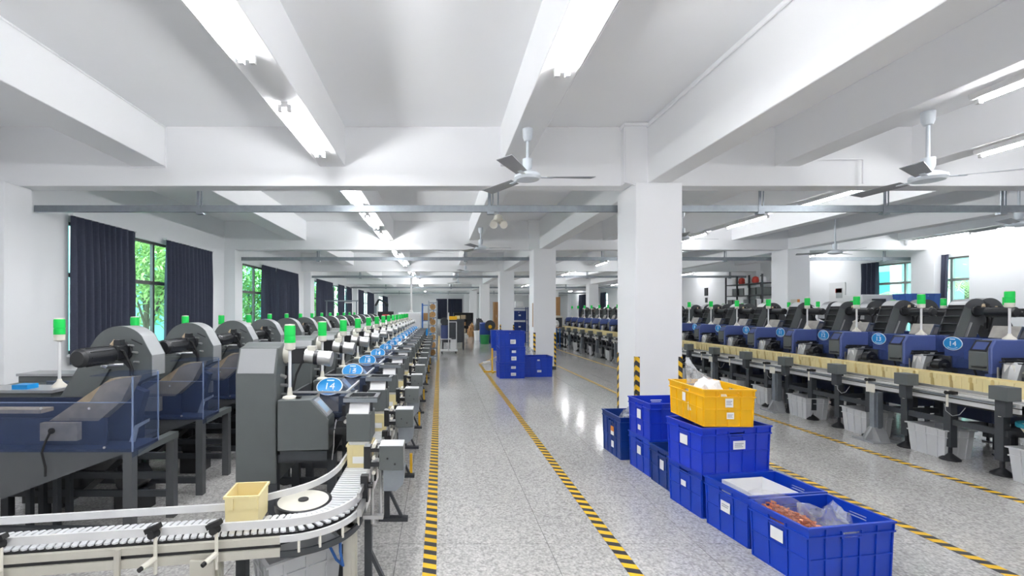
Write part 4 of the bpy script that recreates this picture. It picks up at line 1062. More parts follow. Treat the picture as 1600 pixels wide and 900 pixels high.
# sensor boxes with their arms, on the aisle side
XB = -0.262
for k in range(-1, 12):
    y = 3.37 + S*k
    sb = obj('sensor_box', MB().box(XB-0.065, XB+0.065, y-0.06, y+0.06, 0.735, 0.865), 'grey', conv, bevel=0.003)
    obj('box_top', MB().box(XB-0.064, XB+0.064, y-0.059, y+0.059, 0.8655, 0.868), 'greyl', sb)
    obj('box_screws', MB().cyl((XB-0.02, y-0.064, 0.80), (XB-0.02, y-0.059, 0.80), 0.006, n=6).cyl((XB+0.02, y-0.064, 0.77), (XB+0.02, y-0.059, 0.77), 0.006, n=6), 'dark', sb)
    obj('sensor_arm', MB().box(XB-0.13, XB-0.065, y-0.045, y+0.03, 0.83, 0.85).box(XB-0.13, XB-0.065, y-0.045, y+0.03, 0.75, 0.775).box(XB-0.150, XB-0.115, y-0.05, y+0.01, 0.74, 0.86), 'dark', sb)
    for dz in (0.80, 0.865, 0.72): obj('arm_pin', MB().cyl((XB-0.095, y-0.055, dz), (XB-0.095, y+0.03, dz), 0.011, n=8), 'ivory', sb)
    ar = obj('arm_post', MB().cyl((XB-0.11, y, 0.42), (XB-0.11, y, 0.76), 0.010, n=8).cyl((XB-0.07, y+0.03, 0.46), (XB-0.07, y+0.03, 0.76), 0.010, n=8).bar((CX+CR+0.09, y, 0.46), (XB-0.05, y, 0.46), 0.03, 0.02), 'steel', conv)
    obj('drain_cup', MB().prism([(XB-0.05, 0.735), (XB+0.07, 0.735), (XB+0.06, 0.64), (XB+0.02, 0.60), (XB-0.05, 0.60)], 'y', y+0.0, y+0.07), 'galv', ar)
    obj('stand_foot', MB().bar((XB-0.14, y+0.05, 0.42), (XB-0.14, y+0.05, 0.02), 0.04, 0.04).bar((XB-0.14, y+0.05, 0.26), (XB-0.03, y+0.05, 0.03), 0.03, 0.02).box(XB-0.20, XB+0.02, y+0.02, y+0.08, 0.0, 0.025), 'greyd', conv)
    if k > 0 and k % 2: obj('yellow_guard', MB().box(XB-0.03, XB-0.005, y+0.10, y+0.14, 0.0, 0.20), 'yelpaint', conv)
obj('sensor_rail', MB().box(-0.425, -0.400, 2.3, 15.0, ZT-0.02, ZT+0.02).box(-0.425, -0.410, 2.3, 15.0, ZT+0.07, ZT+0.10), 'steel', conv)
for i in range(40):
    y = 2.45 + i*0.30
    obj('rail_knob', MB().cyl((-0.41, y, ZT+0.085), (-0.365, y, ZT+0.085), 0.017, n=8).box(-0.43, -0.39, y-0.02, y+0.02, ZT+0.0, ZT+0.14), 'rubber' if i % 2 else 'dark', conv)

# ------------------------------------------------ right conveyor
rc = thing('bin_conveyor', 'aluminium bin conveyor on dark legs along the right row', 'conveyor')
Y0, Y1 = 4.20, 20.8
obj('bed', MB().box(5.50, 5.80, Y0, Y1, 0.70, 0.735), 'alum', rc)
obj('front_profile', MB().box(5.44, 5.50, Y0, Y1, 0.62, 0.665).box(5.44, 5.50, Y0, Y1, 0.675, 0.715), 'alum', rc)
obj('profile_slot', MB().box(5.45, 5.50, Y0, Y1, 0.66, 0.68).box(5.46, 5.80, Y0, Y1, 0.60, 0.70), 'dark', rc)
obj('guide_rail', MB().box(5.405, 5.42, Y0, Y1, 0.755, 0.785), 'steel', rc)
obj('guide_rail', MB().box(5.38, 5.40, Y0, Y1, 0.69, 0.71), 'galv', rc)
obj('rear_rail', MB().box(5.83, 5.85, Y0, Y1, 0.73, 0.78), 'alum', rc)
for i in range(int((Y1-Y0)/0.445)):
    y = Y0 + 0.10 + i*0.445
    c = obj('rail_clamp', MB().box(5.385, 5.45, y-0.035, y+0.035, 0.715, 0.745).cyl((5.36, y, 0.73), (5.40, y, 0.73), 0.02, n=8), 'rubber', rc)
    obj('clamp_pin', MB().cyl((5.375, y, 0.58), (5.375, y, 0.76), 0.010, n=8), 'ivory', c)
    x = 5.47
    l = obj('leg', MB().box(x-0.035, x+0.035, y+0.02, y+0.09, 0.14, 0.62), 'greyd', rc)
    obj('foot', MB().cyl((x, y+0.055, 0.03), (x, y+0.055, 0.16), 0.018, n=8).lathe([(0.085, 0), (0.085, 0.015), (0.03, 0.06), (0.02, 0.07)], (x, y+0.055, 0), 10), 'dark', l)
    if i % 2 == 0:
        l2 = obj('leg', MB().box(5.86-0.03, 5.86+0.03, y+0.03, y+0.09, 0.10, 0.70), 'greyd', rc)
        obj('foot', MB().lathe([(0.085, 0), (0.085, 0.015), (0.02, 0.06), (0.018, 0.12)], (5.86, y+0.06, 0), 10), 'dark', l2)
        obj('cross_rail', MB().box(x, 5.86, y+0.04, y+0.08, 0.40, 0.46), 'greyd', rc)
obj('lower_rail', MB().box(5.45, 5.49, Y0+0.1, Y1-0.3, 0.38, 0.44), 'greyd', rc)
for k in range(-1, 17):
    y = 5.10 + S*k
    sb = obj('sensor_box', MB().box(5.245, 5.375, y-0.075, y+0.075, 0.755, 0.885), 'grey', rc, bevel=0.003)
    obj('box_bracket', MB().box(5.29, 5.36, y-0.02, y+0.06, 0.60, 0.755), 'greyd', sb)
for k in range(0, 9):
    y = 5.50 + 1.62*k; x = 5.36
    p_ = obj('floor_post', MB().box(x-0.055, x+0.055, y-0.03, y+0.03, 0.02, 0.60).box(x-0.025, x+0.025, y-0.045, y+0.045, 0.02, 0.60), 'galv', rc)
    obj('post_foot', MB().box(x-0.17, x+0.17, y-0.14, y+0.14, 0, 0.018).prism([(x-0.15, 0.018), (x+0.15, 0.018), (x+0.06, 0.17), (x-0.06, 0.17)], 'y', y-0.012, y+0.012).prism([(y-0.12, 0.018), (y+0.12, 0.018), (y+0.04, 0.17), (y-0.04, 0.17)], 'x', x-0.06, x+0.06), 'greyl', p_)
    obj('post_tag', MB().box(x-0.08, x-0.075, y-0.06, y+0.05, 0.60, 0.70), 'ivory', p_)
for i in range(9):
    y = 4.6 + i*1.3; obj('loose_cable', MB().tube([(5.40, y, 0.60), (5.385, y+0.04, 0.52), (5.39, y+0.11, 0.49), (5.40, y+0.18, 0.53), (5.41, y+0.2, 0.60)], 0.0035, 5), 'greyl', rc)
obj('end_plate', MB().prism(ellipse(0.30, 0.26, 24), 'z', 0.70, 0.715), 'ivory', rc).location = (5.78, 4.12, 0)
# tub with a teal rim hanging at the near end
tb = thing('waste_tub', 'cream round tub with a teal rim at the right edge under the conveyor end', 'tub', (5.62, 4.08, 0))
obj('tub_body', MB().lathe([(0.10, 0.375), (0.16, 0.40), (0.22, 0.52), (0.215, 0.52), (0.15, 0.41), (0.01, 0.39)], n=22), 'ivory', tb)
obj('tub_rim', MB().lathe([(0.215, 0.50), (0.235, 0.505), (0.235, 0.54), (0.215, 0.545), (0.215, 0.50)], n=22), 'teald', tb)
obj('tub_stand', MB().box(-0.02, 0.02, -0.02, 0.02, 0, 0.38).box(-0.12, 0.12, -0.02, 0.02, 0, 0.02).box(-0.02, 0.02, -0.12, 0.12, 0, 0.02), 'greyd', tb)
# ================================================================ turnover crates
def crate(W, D, H, mat, loc, rz, label, group, stickers=(), nx=5, ny=3, slots=True):
    """ribbed open crate; W along x, D along y"""
    r = thing('turnover_crate', label, 'crate', loc, rz, group)
    tap = 0.035; t = 0.005
    def TP(m):
        m.v = [(x*(1-tap*(1-min(z, H)/H)), y*(1-tap*(1-min(z, H)/H)), z) for x, y, z in m.v]; return m
    m = MB(); hw, hd = W/2-0.008, D/2-0.008
    hz0, hz1 = H*0.80, H*0.875
    sx, sy = 0.065, 0.055
    for s in (-1, 1):
        a, b = sorted((s*hd, s*(hd-t)))
        if slots:
            m.box(-hw, -sx, a, b, 0, H).box(sx, hw, a, b, 0, H).box(-sx, sx, a, b, 0, hz0).box(-sx, sx, a, b, hz1, H)
        else: m.box(-hw, hw, a, b, 0, H)
        a, b = sorted((s*hw, s*(hw-t)))
        if slots:
            m.box(a, b, -hd+t, -sy, 0, H).box(a, b, sy, hd-t, 0, H).box(a, b, -sy, sy, 0, hz0).box(a, b, -sy, sy, hz1, H)
        else: m.box(a, b, -hd+t, hd-t, 0, H)
    m.box(-hw+t, hw-t, -hd+t, hd-t, 0, 0.006)
    obj('crate_body', TP(m), mat, r)
    rb = MB()
    for s in (-1, 1):
        for i in range(nx+1):
            x = -hw + 2*hw*i/nx
            if i in (0, nx): x *= 0.985
            for xx in ((x,) if i != nx//2 or nx % 2 == 0 else (x,)):
                a, b = sorted((s*hd, s*(hd+0.007))); rb.box(xx-0.0045, xx+0.0045, a, b, 0, H-0.055)
        for i in range(ny+1):
            y = -hd + 2*hd*i/ny
            if i in (0, ny): y *= 0.98
            a, b = sorted((s*hw, s*(hw+0.007))); rb.box(a, b, y-0.0045, y+0.0045, 0, H-0.055)
        for z in (0.0, H*0.45):
            a, b = sorted((s*hd, s*(hd+0.006))); rb.box(-hw, hw, a, b, z, z+0.007)
            a, b = sorted((s*hw, s*(hw+0.006))); rb.box(a, b, -hd, hd, z, z+0.007)
    obj('ribs', TP(rb), mat, r)
    rm = MB()
    for s in (-1, 1):
        for z0, z1, o in ((H-0.012, H, 0.012), (H-0.064, H-0.054, 0.011)):
            a, b = sorted((s*hd, s*(hd+o))); rm.box(-hw-o, hw+o, a, b, z0, z1)
            a, b = sorted((s*hw, s*(hw+o))); rm.box(a, b, -hd, hd, z0, z1)
        for i in range(nx*2+1):
            x = -hw + 2*hw*i/(nx*2)
            if abs(x) < sx+0.005 and slots: continue
            if i % 2: continue
            a, b = sorted((s*hd, s*(hd+0.009))); rm.box(x-0.003, x+0.003, a, b, H-0.055, H-0.011)
    obj('rim', TP(rm), mat, r)
    if slots:
        for s in (-1, 1):
            a, b = sorted((s*hd, s*(hd+0.009))); hm = MB(); hm.box(-sx-0.008, -sx, a, b, hz0-0.008, hz1+0.01).box(sx, sx+0.008, a, b, hz0-0.008, hz1+0.01).box(-sx, sx, a, b, hz0-0.010, hz0); obj('handle_frame', TP(hm), mat, r)
            a, b = sorted((s*hw, s*(hw+0.009))); hm = MB(); hm.box(a, b, -sy-0.008, -sy, hz0-0.008, hz1+0.01).box(a, b, sy, sy+0.008, hz0-0.008, hz1+0.01).box(a, b, -sy, sy, hz0-0.010, hz0); obj('handle_frame', TP(hm), mat, r)
    for (face, u, z, sw, sh, kind) in stickers:
        st = MB(); q = MB(); f = 0.006
        k = 1-tap*(1-z/H)
        if face == 'front':
            y = -(hd+f)*k-0.0015; st.box(u-sw/2, u+sw/2, y-0.0008, y, z-sh/2, z+sh/2)
            q.box(u-sw*0.38, u+sw*0.36, y-0.0013, y-0.0008, z+sh*0.12, z+sh*0.20).box(u-sw*0.38, u+sw*0.22, y-0.0013, y-0.0008, z-sh*0.06, z+sh*0.02).box(u-sw*0.38, u+sw*0.30, y-0.0013, y-0.0008, z-sh*0.24, z-sh*0.17)
        else:
            x = -(hw+f)*k-0.0015; st.box(x-0.0008, x, u-sw/2, u+sw/2, z-sh/2, z+sh/2)
            q.box(x-0.0013, x-0.0008, u-sw*0.38, u+sw*0.36, z+sh*0.12, z+sh*0.20).box(x-0.0013, x-0.0008, u-sw*0.30, u+sw*0.36, z-sh*0.06, z+sh*0.02)
        p_ = obj('paper_label', st, 'paper' if kind != 'orange' else 'orange', r)
        if kind == 'print': obj('print', q, 'greyink', p_)
    return r
GB = 'blue crates in the row beside the aisle'
W, D, H = 0.605, 0.405, 0.355
RZ = math.radians(9)
def at(z): return z + 0.0
crate(W, D, H, 'blue', (2.365, 2.80, 0), RZ, 'nearest blue crate holding bagged copper parts', GB, [('left', 0.0, 0.225, 0.085, 0.075, 'plain')])
crate(W, D, H, 'blue', (2.330, 3.235, 0), RZ*0.9, 'blue crate with a white tray inside, second from the viewer', GB, [('left', 0.0, 0.20, 0.085, 0.075, 'print')])
crate(W, D, H, 'blue', (2.275, 3.665, 0), RZ*0.8, 'blue crate under the crate that carries the yellow one', GB, [('left', 0.01, 0.20, 0.06, 0.045, 'plain')])
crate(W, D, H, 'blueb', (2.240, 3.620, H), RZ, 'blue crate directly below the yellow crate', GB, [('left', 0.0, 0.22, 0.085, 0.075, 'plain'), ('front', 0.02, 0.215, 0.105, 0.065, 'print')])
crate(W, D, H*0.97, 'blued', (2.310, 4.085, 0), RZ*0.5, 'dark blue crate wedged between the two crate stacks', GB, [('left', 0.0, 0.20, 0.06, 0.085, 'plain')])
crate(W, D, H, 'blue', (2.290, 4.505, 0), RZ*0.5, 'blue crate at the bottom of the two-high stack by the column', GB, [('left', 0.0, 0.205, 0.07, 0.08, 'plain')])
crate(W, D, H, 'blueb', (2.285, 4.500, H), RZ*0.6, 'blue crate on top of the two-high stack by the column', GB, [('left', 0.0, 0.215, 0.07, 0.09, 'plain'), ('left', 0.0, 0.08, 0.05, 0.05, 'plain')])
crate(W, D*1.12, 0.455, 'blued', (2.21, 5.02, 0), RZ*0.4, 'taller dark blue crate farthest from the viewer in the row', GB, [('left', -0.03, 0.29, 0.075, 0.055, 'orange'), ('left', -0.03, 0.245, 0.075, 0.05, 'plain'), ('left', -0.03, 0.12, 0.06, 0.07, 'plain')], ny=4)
crate(0.395, 0.53, 0.285, 'yellow', (2.205, 3.665, 2*H+0.003), math.radians(-1), 'yellow crate with white bags on top of the blue crates', 'yellow crates', [('front', 0.0, 0.185, 0.06, 0.07, 'print'), ('front', 0.01, 0.085, 0.055, 0.05, 'print'), ('left', 0.02, 0.18, 0.05, 0.07, 'plain')], nx=4, ny=5)

def bag(name, c, rad, seed, label, mat='bag', sub=24, crumple=0.35, peaks=()):
    """crumpled plastic bag: a noisy flattened ball"""
    m = MB(); rows_, cols = sub//2, sub; vs, fs = [], []
    for j in range(rows_+1):
        th = PI*j/rows_
        for i in range(cols):
            ph = 2*PI*i/cols; d = Vector((math.sin(th)*math.cos(ph), math.sin(th)*math.sin(ph), math.cos(th)))
            k = 1 + crumple*(noise.noise(d*2.3 + Vector((seed, 0, 0))) + 0.6*noise.noise(d*5.5 + Vector((0, seed, 0))))
            p = Vector((d.x*rad[0]*k, d.y*rad[1]*k, d.z*rad[2]*k))
            for (dx, dy, dz, s) in peaks:
                e = Vector((dx, dy, dz)).normalized(); w_ = max(0, d.dot(e)-0.80)/0.20
                p += Vector((dx, dy, dz))*s*w_*w_
            p.z = max(p.z, -rad[2]*0.7)
            vs.append(p)
    for j in range(rows_):
        for i in range(cols): fs.append((j*cols+i, j*cols+(i+1)%cols, (j+1)*cols+(i+1)%cols, (j+1)*cols+i))
    o = obj(name, MB().add(vs, fs), mat, smooth=False); o.location = (c[0], c[1], c[2]+rad[2]*0.7)
    return tag(o, label, 'bag', 'plastic bags in the crates')
# contents of the nearest crate
def heap(name, c, sx, sy, h, n, size, mat, label, cat, rz, seed):
    rr = random.Random(seed); m = MB()
    m.prism([(-sx/2, 0), (sx/2, 0), (sx/2*0.8, h*0.75), (0, h*0.9), (-sx/2*0.8, h*0.75)], 'y', -sy/2, sy/2)
    for _ in range(n):
        x, y = rr.uniform(-sx/2, sx/2), rr.uniform(-sy/2, sy/2)
        z = h*(0.75+0.2*(1-abs(x)/(sx/2)))*rr.uniform(0.9, 1.08)
        q = Matrix.Rotation(rr.uniform(0, 3), 3, 'Z') @ Matrix.Rotation(rr.uniform(-0.9, 0.9), 3, 'X')
        m.obox((x, y, z), size, size*0.4, size*0.35, q)
    o = obj(name, m, mat); o.location = c; o.rotation_euler = (0, 0, rz)
    return tag(o, label, cat, kind='stuff')
heap('copper_parts', (2.20, 2.80, 0.008), 0.22, 0.34, 0.335, 520, 0.024, 'copper', 'heap of reddish copper parts in the nearest blue crate', 'parts', RZ, 3)
bag('plastic_bag', (2.20, 2.80, 0.02), (0.115, 0.185, 0.24), 3.1, 'clear bag wrapped over the copper parts in the nearest crate', 'film', crumple=0.18, peaks=((-0.7, 0.9, 0.8, 0.10),))
bag('plastic_bag', (2.45, 2.80, 0.02), (0.13, 0.165, 0.19), 5.7, 'clear crumpled bag at the right of the nearest crate', crumple=0.3, peaks=((0.7, 0.3, 0.9, 0.05), (-0.9, 0.5, 0.9, 0.06)))
t_ = thing('white_tray', 'white open tray inside the second blue crate', 'tray', (2.31, 3.225, 0.008), RZ*0.9)
obj('tray_shell', shell(MB(), -0.17, 0.17, -0.165, 0.165, 0, 0.325, 0.006), 'white', t_)
obj('tray_insert', MB().box(-0.162, 0.162, -0.157, 0.157, 0.20, 0.206), 'white', t_)
bag('plastic_bag', (2.16, 3.60, 2*H+0.012), (0.13, 0.13, 0.19), 9.2, 'white bag bulging at the near end of the yellow crate', 'white', crumple=0.25)
bag('plastic_bag', (2.21, 3.80, 2*H+0.012), (0.12, 0.10, 0.20), 12.4, 'white bag with a raised twist at the back of the yellow crate', 'bag', crumple=0.3, peaks=((-0.2, 0.5, 0.9, 0.16),))
bag('plastic_bag', (2.20, 5.00, 0.012), (0.22, 0.15, 0.32), 15.0, 'clear bag in the taller dark blue crate', crumple=0.25)
bag('plastic_bag', (2.30, 4.08, 0.012), (0.2, 0.13, 0.20), 18.0, 'clear bag in the wedged dark blue crate', crumple=0.2)

# far stack in the aisle
GF = 'blue crates stacked in the middle of the aisle'
for i, (st) in enumerate(([('front', 0.03, 0.26, 0.11, 0.06, 'print'), ('front', 0.03, 0.10, 0.12, 0.07, 'print')], [('front', 0.03, 0.26, 0.10, 0.06, 'plain'), ('front', 0.03, 0.10, 0.12, 0.09, 'print')], [('front', 0.02, 0.12, 0.13, 0.10, 'print')])):
    crate(0.62, 0.42, 0.372, 'blue', (1.69+0.01*(i % 2), 10.72, 0.372*i), 0.06, ['bottom', 'middle', 'top'][i] + ' blue crate of the three-high stack before the second column', GF, st)
crate(0.70, 0.45, 0.49, 'blue', (2.36, 10.98, 0), 0.06, 'wide blue crate beside the three-high stack', GF, [('front', 0.0, 0.40, 0.06, 0.04, 'plain'), ('front', 0.02, 0.14, 0.10, 0.05, 'print')])
bag('plastic_bag', (2.25, 11.62, 0.0), (0.25, 0.2, 0.38), 21, 'grey plastic bundle between the far crates and the second column', crumple=0.3)
r = thing('floor_fan_stand', 'yellow wheeled stand left of the three-high crate stack', 'stand', (1.36, 11.6, 0))
obj('post', MB().box(-0.02, 0.02, -0.02, 0.02, 0.03, 0.62), 'yelpaint', r)
obj('foot_bar', MB().box(-0.22, 0.22, -0.025, 0.025, 0.0, 0.03).box(-0.025, 0.025, -0.2, 0.2, 0.0, 0.03), 'yelpaint', r)
obj('handle_grip', MB().cyl((-0.24, 0, 0.24), (-0.05, 0, 0.27), 0.035, n=10), 'white', r)

# ================================================================ far end of the left row
def rack(loc, w_, d_, h_, levels, mat, label):
    r = thing('storage_rack', label, 'rack', loc)
    for x in (0, w_):
        for y in (0, d_): obj('post', MB().box(x-0.02, x+0.02, y-0.02, y+0.02, 0, h_), mat, r)
    for i in range(levels):
        z = 0.12 + (h_-0.2)*i/(levels-1); obj('shelf', MB().box(0, w_, 0, d_, z, z+0.025), mat, r)
    return r
def rack_z(h_, levels, i): return 0.12 + (h_-0.2)*i/(levels-1) + 0.025
rk = rack((-0.36, 14.40, 0), 0.27, 0.45, 1.92, 8, 'galv', 'tall narrow steel rack of brown coils at the far end of the left row')
for i in range(7):
    z = rack_z(1.92, 8, i); root = thing('wound_coil', 'brown wound coil on shelf %s from the floor of the narrow rack' % ORD[i], 'coil', (-0.225, 14.55, z), group='coils in the narrow rack')
    obj('winding', MB().cyl((0,-0.09,0.095), (0,0.09,0.095), 0.088, n=16), 'coil', root)
    obj('flange', MB().cyl((0,-0.10,0.095), (0,-0.09,0.095), 0.095, n=16), 'coil', root); obj('flange', MB().cyl((0,0.09,0.095), (0,0.10,0.095), 0.095, n=16), 'cream', root)
    obj('core', MB().cyl((0,-0.105,0.095), (0,-0.095,0.095), 0.025, n=10), 'brown', root)
rk2 = rack((-0.62, 15.9, 0), 0.40, 0.4, 1.85, 4, 'aqua', 'blue metal shelf behind the narrow coil rack')
for i, (mt, nm) in enumerate((('aqua', 'blue'), ('sign', 'light blue'), ('brown', 'brown'))):
    z = rack_z(1.85, 4, i); o = obj('parts_tray', shell(MB(), -0.16, 0.16, -0.14, 0.14, 0, 0.26, 0.008), mt); o.location = (-0.42, 16.08, z); tag(o, '%s parts tray on the blue shelf' % nm, 'tray', 'trays on the blue shelf')
cbn = thing('white_cabinet', 'plain white cabinet closing the far end of the left row', 'cabinet', (-1.55, 16.6, 0))
obj('cabinet_body', MB().box(0, 0.85, 0, 0.5, 0.06, 1.52), 'wall', cbn, bevel=0.006)
obj('door', MB().box(0.02, 0.415, -0.018, 0, 0.10, 1.48), 'white', cbn); obj('door', MB().box(0.435, 0.83, -0.018, 0, 0.10, 1.48), 'white', cbn)
obj('plinth', MB().box(0.03, 0.82, 0.03, 0.47, 0, 0.06), 'greyd', cbn)
db = thing('display_board', 'black display board with red dashes hanging above the left row', 'display', (-2.05, 17.0, 0))
obj('panel', MB().box(-0.30, 0.30, 0, 0.06, 1.25, 1.56), 'bezel', db)
obj('red_text', MB().box(-0.13, 0.13, -0.004, 0, 1.40, 1.45), 'red', db)
obj('stand', MB().box(-0.03, 0.03, 0.01, 0.05, 0, 1.26).box(-0.25, 0.25, -0.1, 0.2, 0, 0.03), 'greyd', db)
pp = thing('ceiling_drop_pipe', 'white vertical pipe dropping from the ceiling at the far left', 'pipe', (-1.43, 22.5, 0))
obj('pipe_run', MB().cyl((0,0,1.62), (0,0,ZS), 0.05, n=10), 'white', pp)
obj('pipe_funnel', MB().lathe([(0.05, 1.62), (0.16, 1.42), (0.16, 1.38), (0.04, 1.38)], n=12), 'white', pp)
obj('pipe_leg', MB().box(-0.03, 0.03, -0.03, 0.03, 0, 1.40), 'galv', pp)
# trolley
tr = thing('service_trolley', 'white wheeled trolley with an upright pole beside the coil rack', 'trolley', (0.02, 16.5, 0))
obj('deck', MB().box(0, 0.64, 0, 0.5, 0.09, 0.13), 'white', tr)
for x in (0.06, 0.58):
    for y in (0.06, 0.44): obj('caster', MB().cyl((x-0.015, y, 0.045), (x+0.015, y, 0.045), 0.045, n=12).box(x-0.02, x+0.02, y-0.02, y+0.02, 0.05, 0.09), 'rubber', tr)
obj('pole', MB().box(0.29, 0.33, 0.05, 0.09, 0.13, 1.52), 'white', tr)
obj('upper_shelf', MB().box(0.0, 0.42, 0.02, 0.48, 0.52, 0.55), 'alum', tr)
obj('frame_post', MB().box(0.0, 0.03, 0.45, 0.48, 0.13, 1.18).box(0.60, 0.63, 0.45, 0.48, 0.13, 1.18), 'alum', tr)
obj('top_frame', MB().box(0.0, 0.63, 0.45, 0.48, 1.15, 1.18), 'alum', tr)
o = tag(obj('blue_box', MB().box(0.05, 0.30, 16.62, 16.92, 0.55, 1.05), 'slate'), 'blue-grey box on the upper shelf of the trolley', 'box')
o = thing('fan_unit', 'dark fan unit on top of the blue-grey trolley box', 'machine', (0.17, 16.77, 1.05))
obj('drum', MB().cyl((0,-0.16,0.14), (0,0.16,0.14), 0.14, n=18), 'greyd', o); obj('base', MB().box(-0.1, 0.1, -0.12, 0.12, 0, 0.05), 'greyd', o)
o = thing('white_canister', 'white boxy canister on the trolley deck', 'box', (0.50, 16.68, 0.13))
obj('canister_body', MB().box(-0.10, 0.10, -0.12, 0.12, 0, 0.40), 'white', o, bevel=0.01); obj('canister_lid', MB().box(-0.08, 0.08, -0.1, 0.1, 0.40, 0.44), 'greyd', o)
o = tag(obj('yellow_box', shell(MB(), 0.34, 0.70, 18.2, 18.5, 1.22, 1.36, 0.01), 'yellow'), 'yellow tray on the bench behind the trolley', 'tray')
bn = thing('work_bench', 'dark work bench behind the trolley', 'bench', (0.1, 18.1, 0))
obj('bench_top', MB().box(0, 0.9, 0, 0.6, 1.18, 1.22), 'greyd', bn); obj('bench_body', MB().box(0.06, 0.84, 0.06, 0.54, 0.3, 1.18), 'greyd', bn)
for x in (0.03, 0.87):
    for y in (0.03, 0.57): obj('leg', MB().box(x-0.025, x+0.025, y-0.025, y+0.025, 0, 1.18), 'greyd', bn)
# dark shelves at the end of the aisle
sh = thing('dark_shelf_unit', 'dark shelf unit full of stock at the end of the aisle', 'shelf', (0.9, 28.6, 0))
obj('back', MB().box(0, 1.25, 0.55, 0.6, 0.15, 1.45), 'dark', sh)
for x in (0, 1.21): obj('side', MB().box(x, x+0.04, 0, 0.6, 0, 1.45), 'dark', sh)
for z in (0.15, 0.60, 1.02, 1.42): obj('shelf', MB().box(0.04, 1.21, 0, 0.55, z, z+0.03), 'dark', sh)
for i in range(9):
    x = 1.0 + (i % 3)*0.36; z = (0.18, 0.63, 1.05)[i//3]
    nm = ['black', 'tan', 'grey', 'grey', 'brown', 'black', 'cream', 'tan', 'black'][i]; mt = ['dark', 'tan', 'greyd', 'grey', 'brown', 'dark', 'cream', 'tan', 'dark'][i]
    o = obj('stock_box', shell(MB(), 0, 0.30, 0, 0.4, 0, 0.22+0.03*(i % 2), 0.01), mt); o.location = (x, 28.68, z)
    tag(o, '%s stock box on the %s shelf of the dark unit, %s from the left' % (nm, ['bottom', 'middle', 'top'][i//3], ORD[i % 3]), 'box', 'stock boxes in the dark unit')
pl = thing('pallet', 'pale pallet in front of the dark shelf unit', 'pallet', (0.95, 27.6, 0))
for i in range(5): obj('deck_board', MB().box(0, 1.1, 0.2*i, 0.2*i+0.14, 0.12, 0.14), 'beige', pl)
for x in (0, 0.5, 1.0): obj('runner', MB().box(x, x+0.1, 0, 0.94, 0, 0.12), 'beige', pl)
# round tubs near the third column
def tub(loc, rad, h, mat, label, contents=None):
    r = thing('round_tub', label, 'tub', loc, group='round tubs near the third column')
    obj('tub_body', MB().lathe([(rad*0.85, 0), (rad, h), (rad*0.96, h), (rad*0.82, 0.02), (0.01, 0.02)], n=24), mat, r)
    obj('tub_rim', MB().lathe([(rad, h-0.03), (rad*1.05, h-0.03), (rad*1.05, h+0.01), (rad*0.97, h+0.01)], n=24), mat, r)
    return r
tub((2.28, 18.05, 0), 0.24, 0.80, 'blue', 'blue round tub beside the third column')
tub((2.15, 21.4, 0), 0.23, 0.42, 'green', 'green round tub behind the blue tub')
tub((2.05, 24.0, 0), 0.22, 0.5, 'white', 'white round tub farther back past the green tub')
o = thing('blue_drum', 'blue drum with a dark wheel and yellow hub behind the green tub', 'drum', (2.32, 22.3, 0))
obj('drum_body', MB().lathe([(0.32, 0.0), (0.34, 0.05), (0.34, 0.95), (0.30, 1.0), (0.01, 1.0)], n=22), 'blued', o)
obj('wheel', MB().cyl((0.15,-0.36,0.86), (0.15,-0.30,0.86), 0.26, n=24), 'greyd', o); obj('hub', MB().cyl((0.15,-0.38,0.80), (0.15,-0.36,0.80), 0.09, n=16), 'yellow', o)
# cabinets and shelves seen between the columns
def cabinet(loc, w_, d_, h_, mat, label, doors=2, knob='steel'):
    r = thing('cabinet', label, 'cabinet', loc)
    obj('cabinet_body', MB().box(0, w_, 0, d_, 0, h_), mat, r, bevel=0.006)
    for i in range(doors):
        a = w_*i/doors+0.01; b = w_*(i+1)/doors-0.01; dr = obj('door', MB().box(a, b, -0.015, 0, 0.06, h_-0.03), mat, r)
        obj('handle', MB().box(b-0.05, b-0.03, -0.03, -0.015, h_*0.5, h_*0.58), knob, dr)
    return r
cabinet((5.15, 20.6+1.2, 0), 0.72, 0.5, 2.25, 'brown', 'tall brown wooden cabinet at the far end of the right row', 2, 'dark')
cabinet((3.85, 32.0, 0), 0.5, 0.5, 2.2, 'brown', 'brown cabinet far behind the third column')
bl = rack((3.25, 20.3, 0), 0.75, 0.5, 1.75, 4, 'slate', 'blue-grey rack between the second and third columns')
for i in range(3):
    z = rack_z(1.75, 4, i); crate(0.62, 0.42, 0.40, 'blued', (3.63, 20.55, z), 0, '%s blue crate in the rack between the columns' % ['bottom', 'middle', 'top'][i], 'blue crates in the rack', [('front', 0.0, 0.2, 0.1, 0.06, 'plain')])
o = tag(obj('white_carton', MB().box(3.45, 3.80, 20.4, 20.7, 1.722, 2.0), 'white'), 'white carton on top of the blue-grey rack', 'carton')
st = thing('grey_locker', 'grey locker with a slanted top at the end of the right row', 'locker', (5.30, 20.95, 0))
obj('locker_body', MB().prism([(0, 0), (0.45, 0), (0.45, 1.30), (0.30, 1.36), (0, 1.36)], 'y', 0, 0.5), 'ivory', st); obj('locker_door', MB().box(0.03, 0.42, -0.015, 0, 0.08, 1.26), 'greyd', st)
tbq = thing('side_table', 'small brown table before the far end of the right row', 'table', (5.05, 19.8, 0))
obj('table_top', MB().box(0, 0.30, 0, 0.6, 0.82, 0.85), 'brown', tbq)
for x in (0.03, 0.27):
    for y in (0.03, 0.57): obj('leg', MB().box(x-0.02, x+0.02, y-0.02, y+0.02, 0, 0.82), 'aqua', tbq)
bag('plastic_bag', (5.20, 20.1, 0.85), (0.14, 0.2, 0.20), 30, 'white bag on the small brown table', 'white', crumple=0.25)
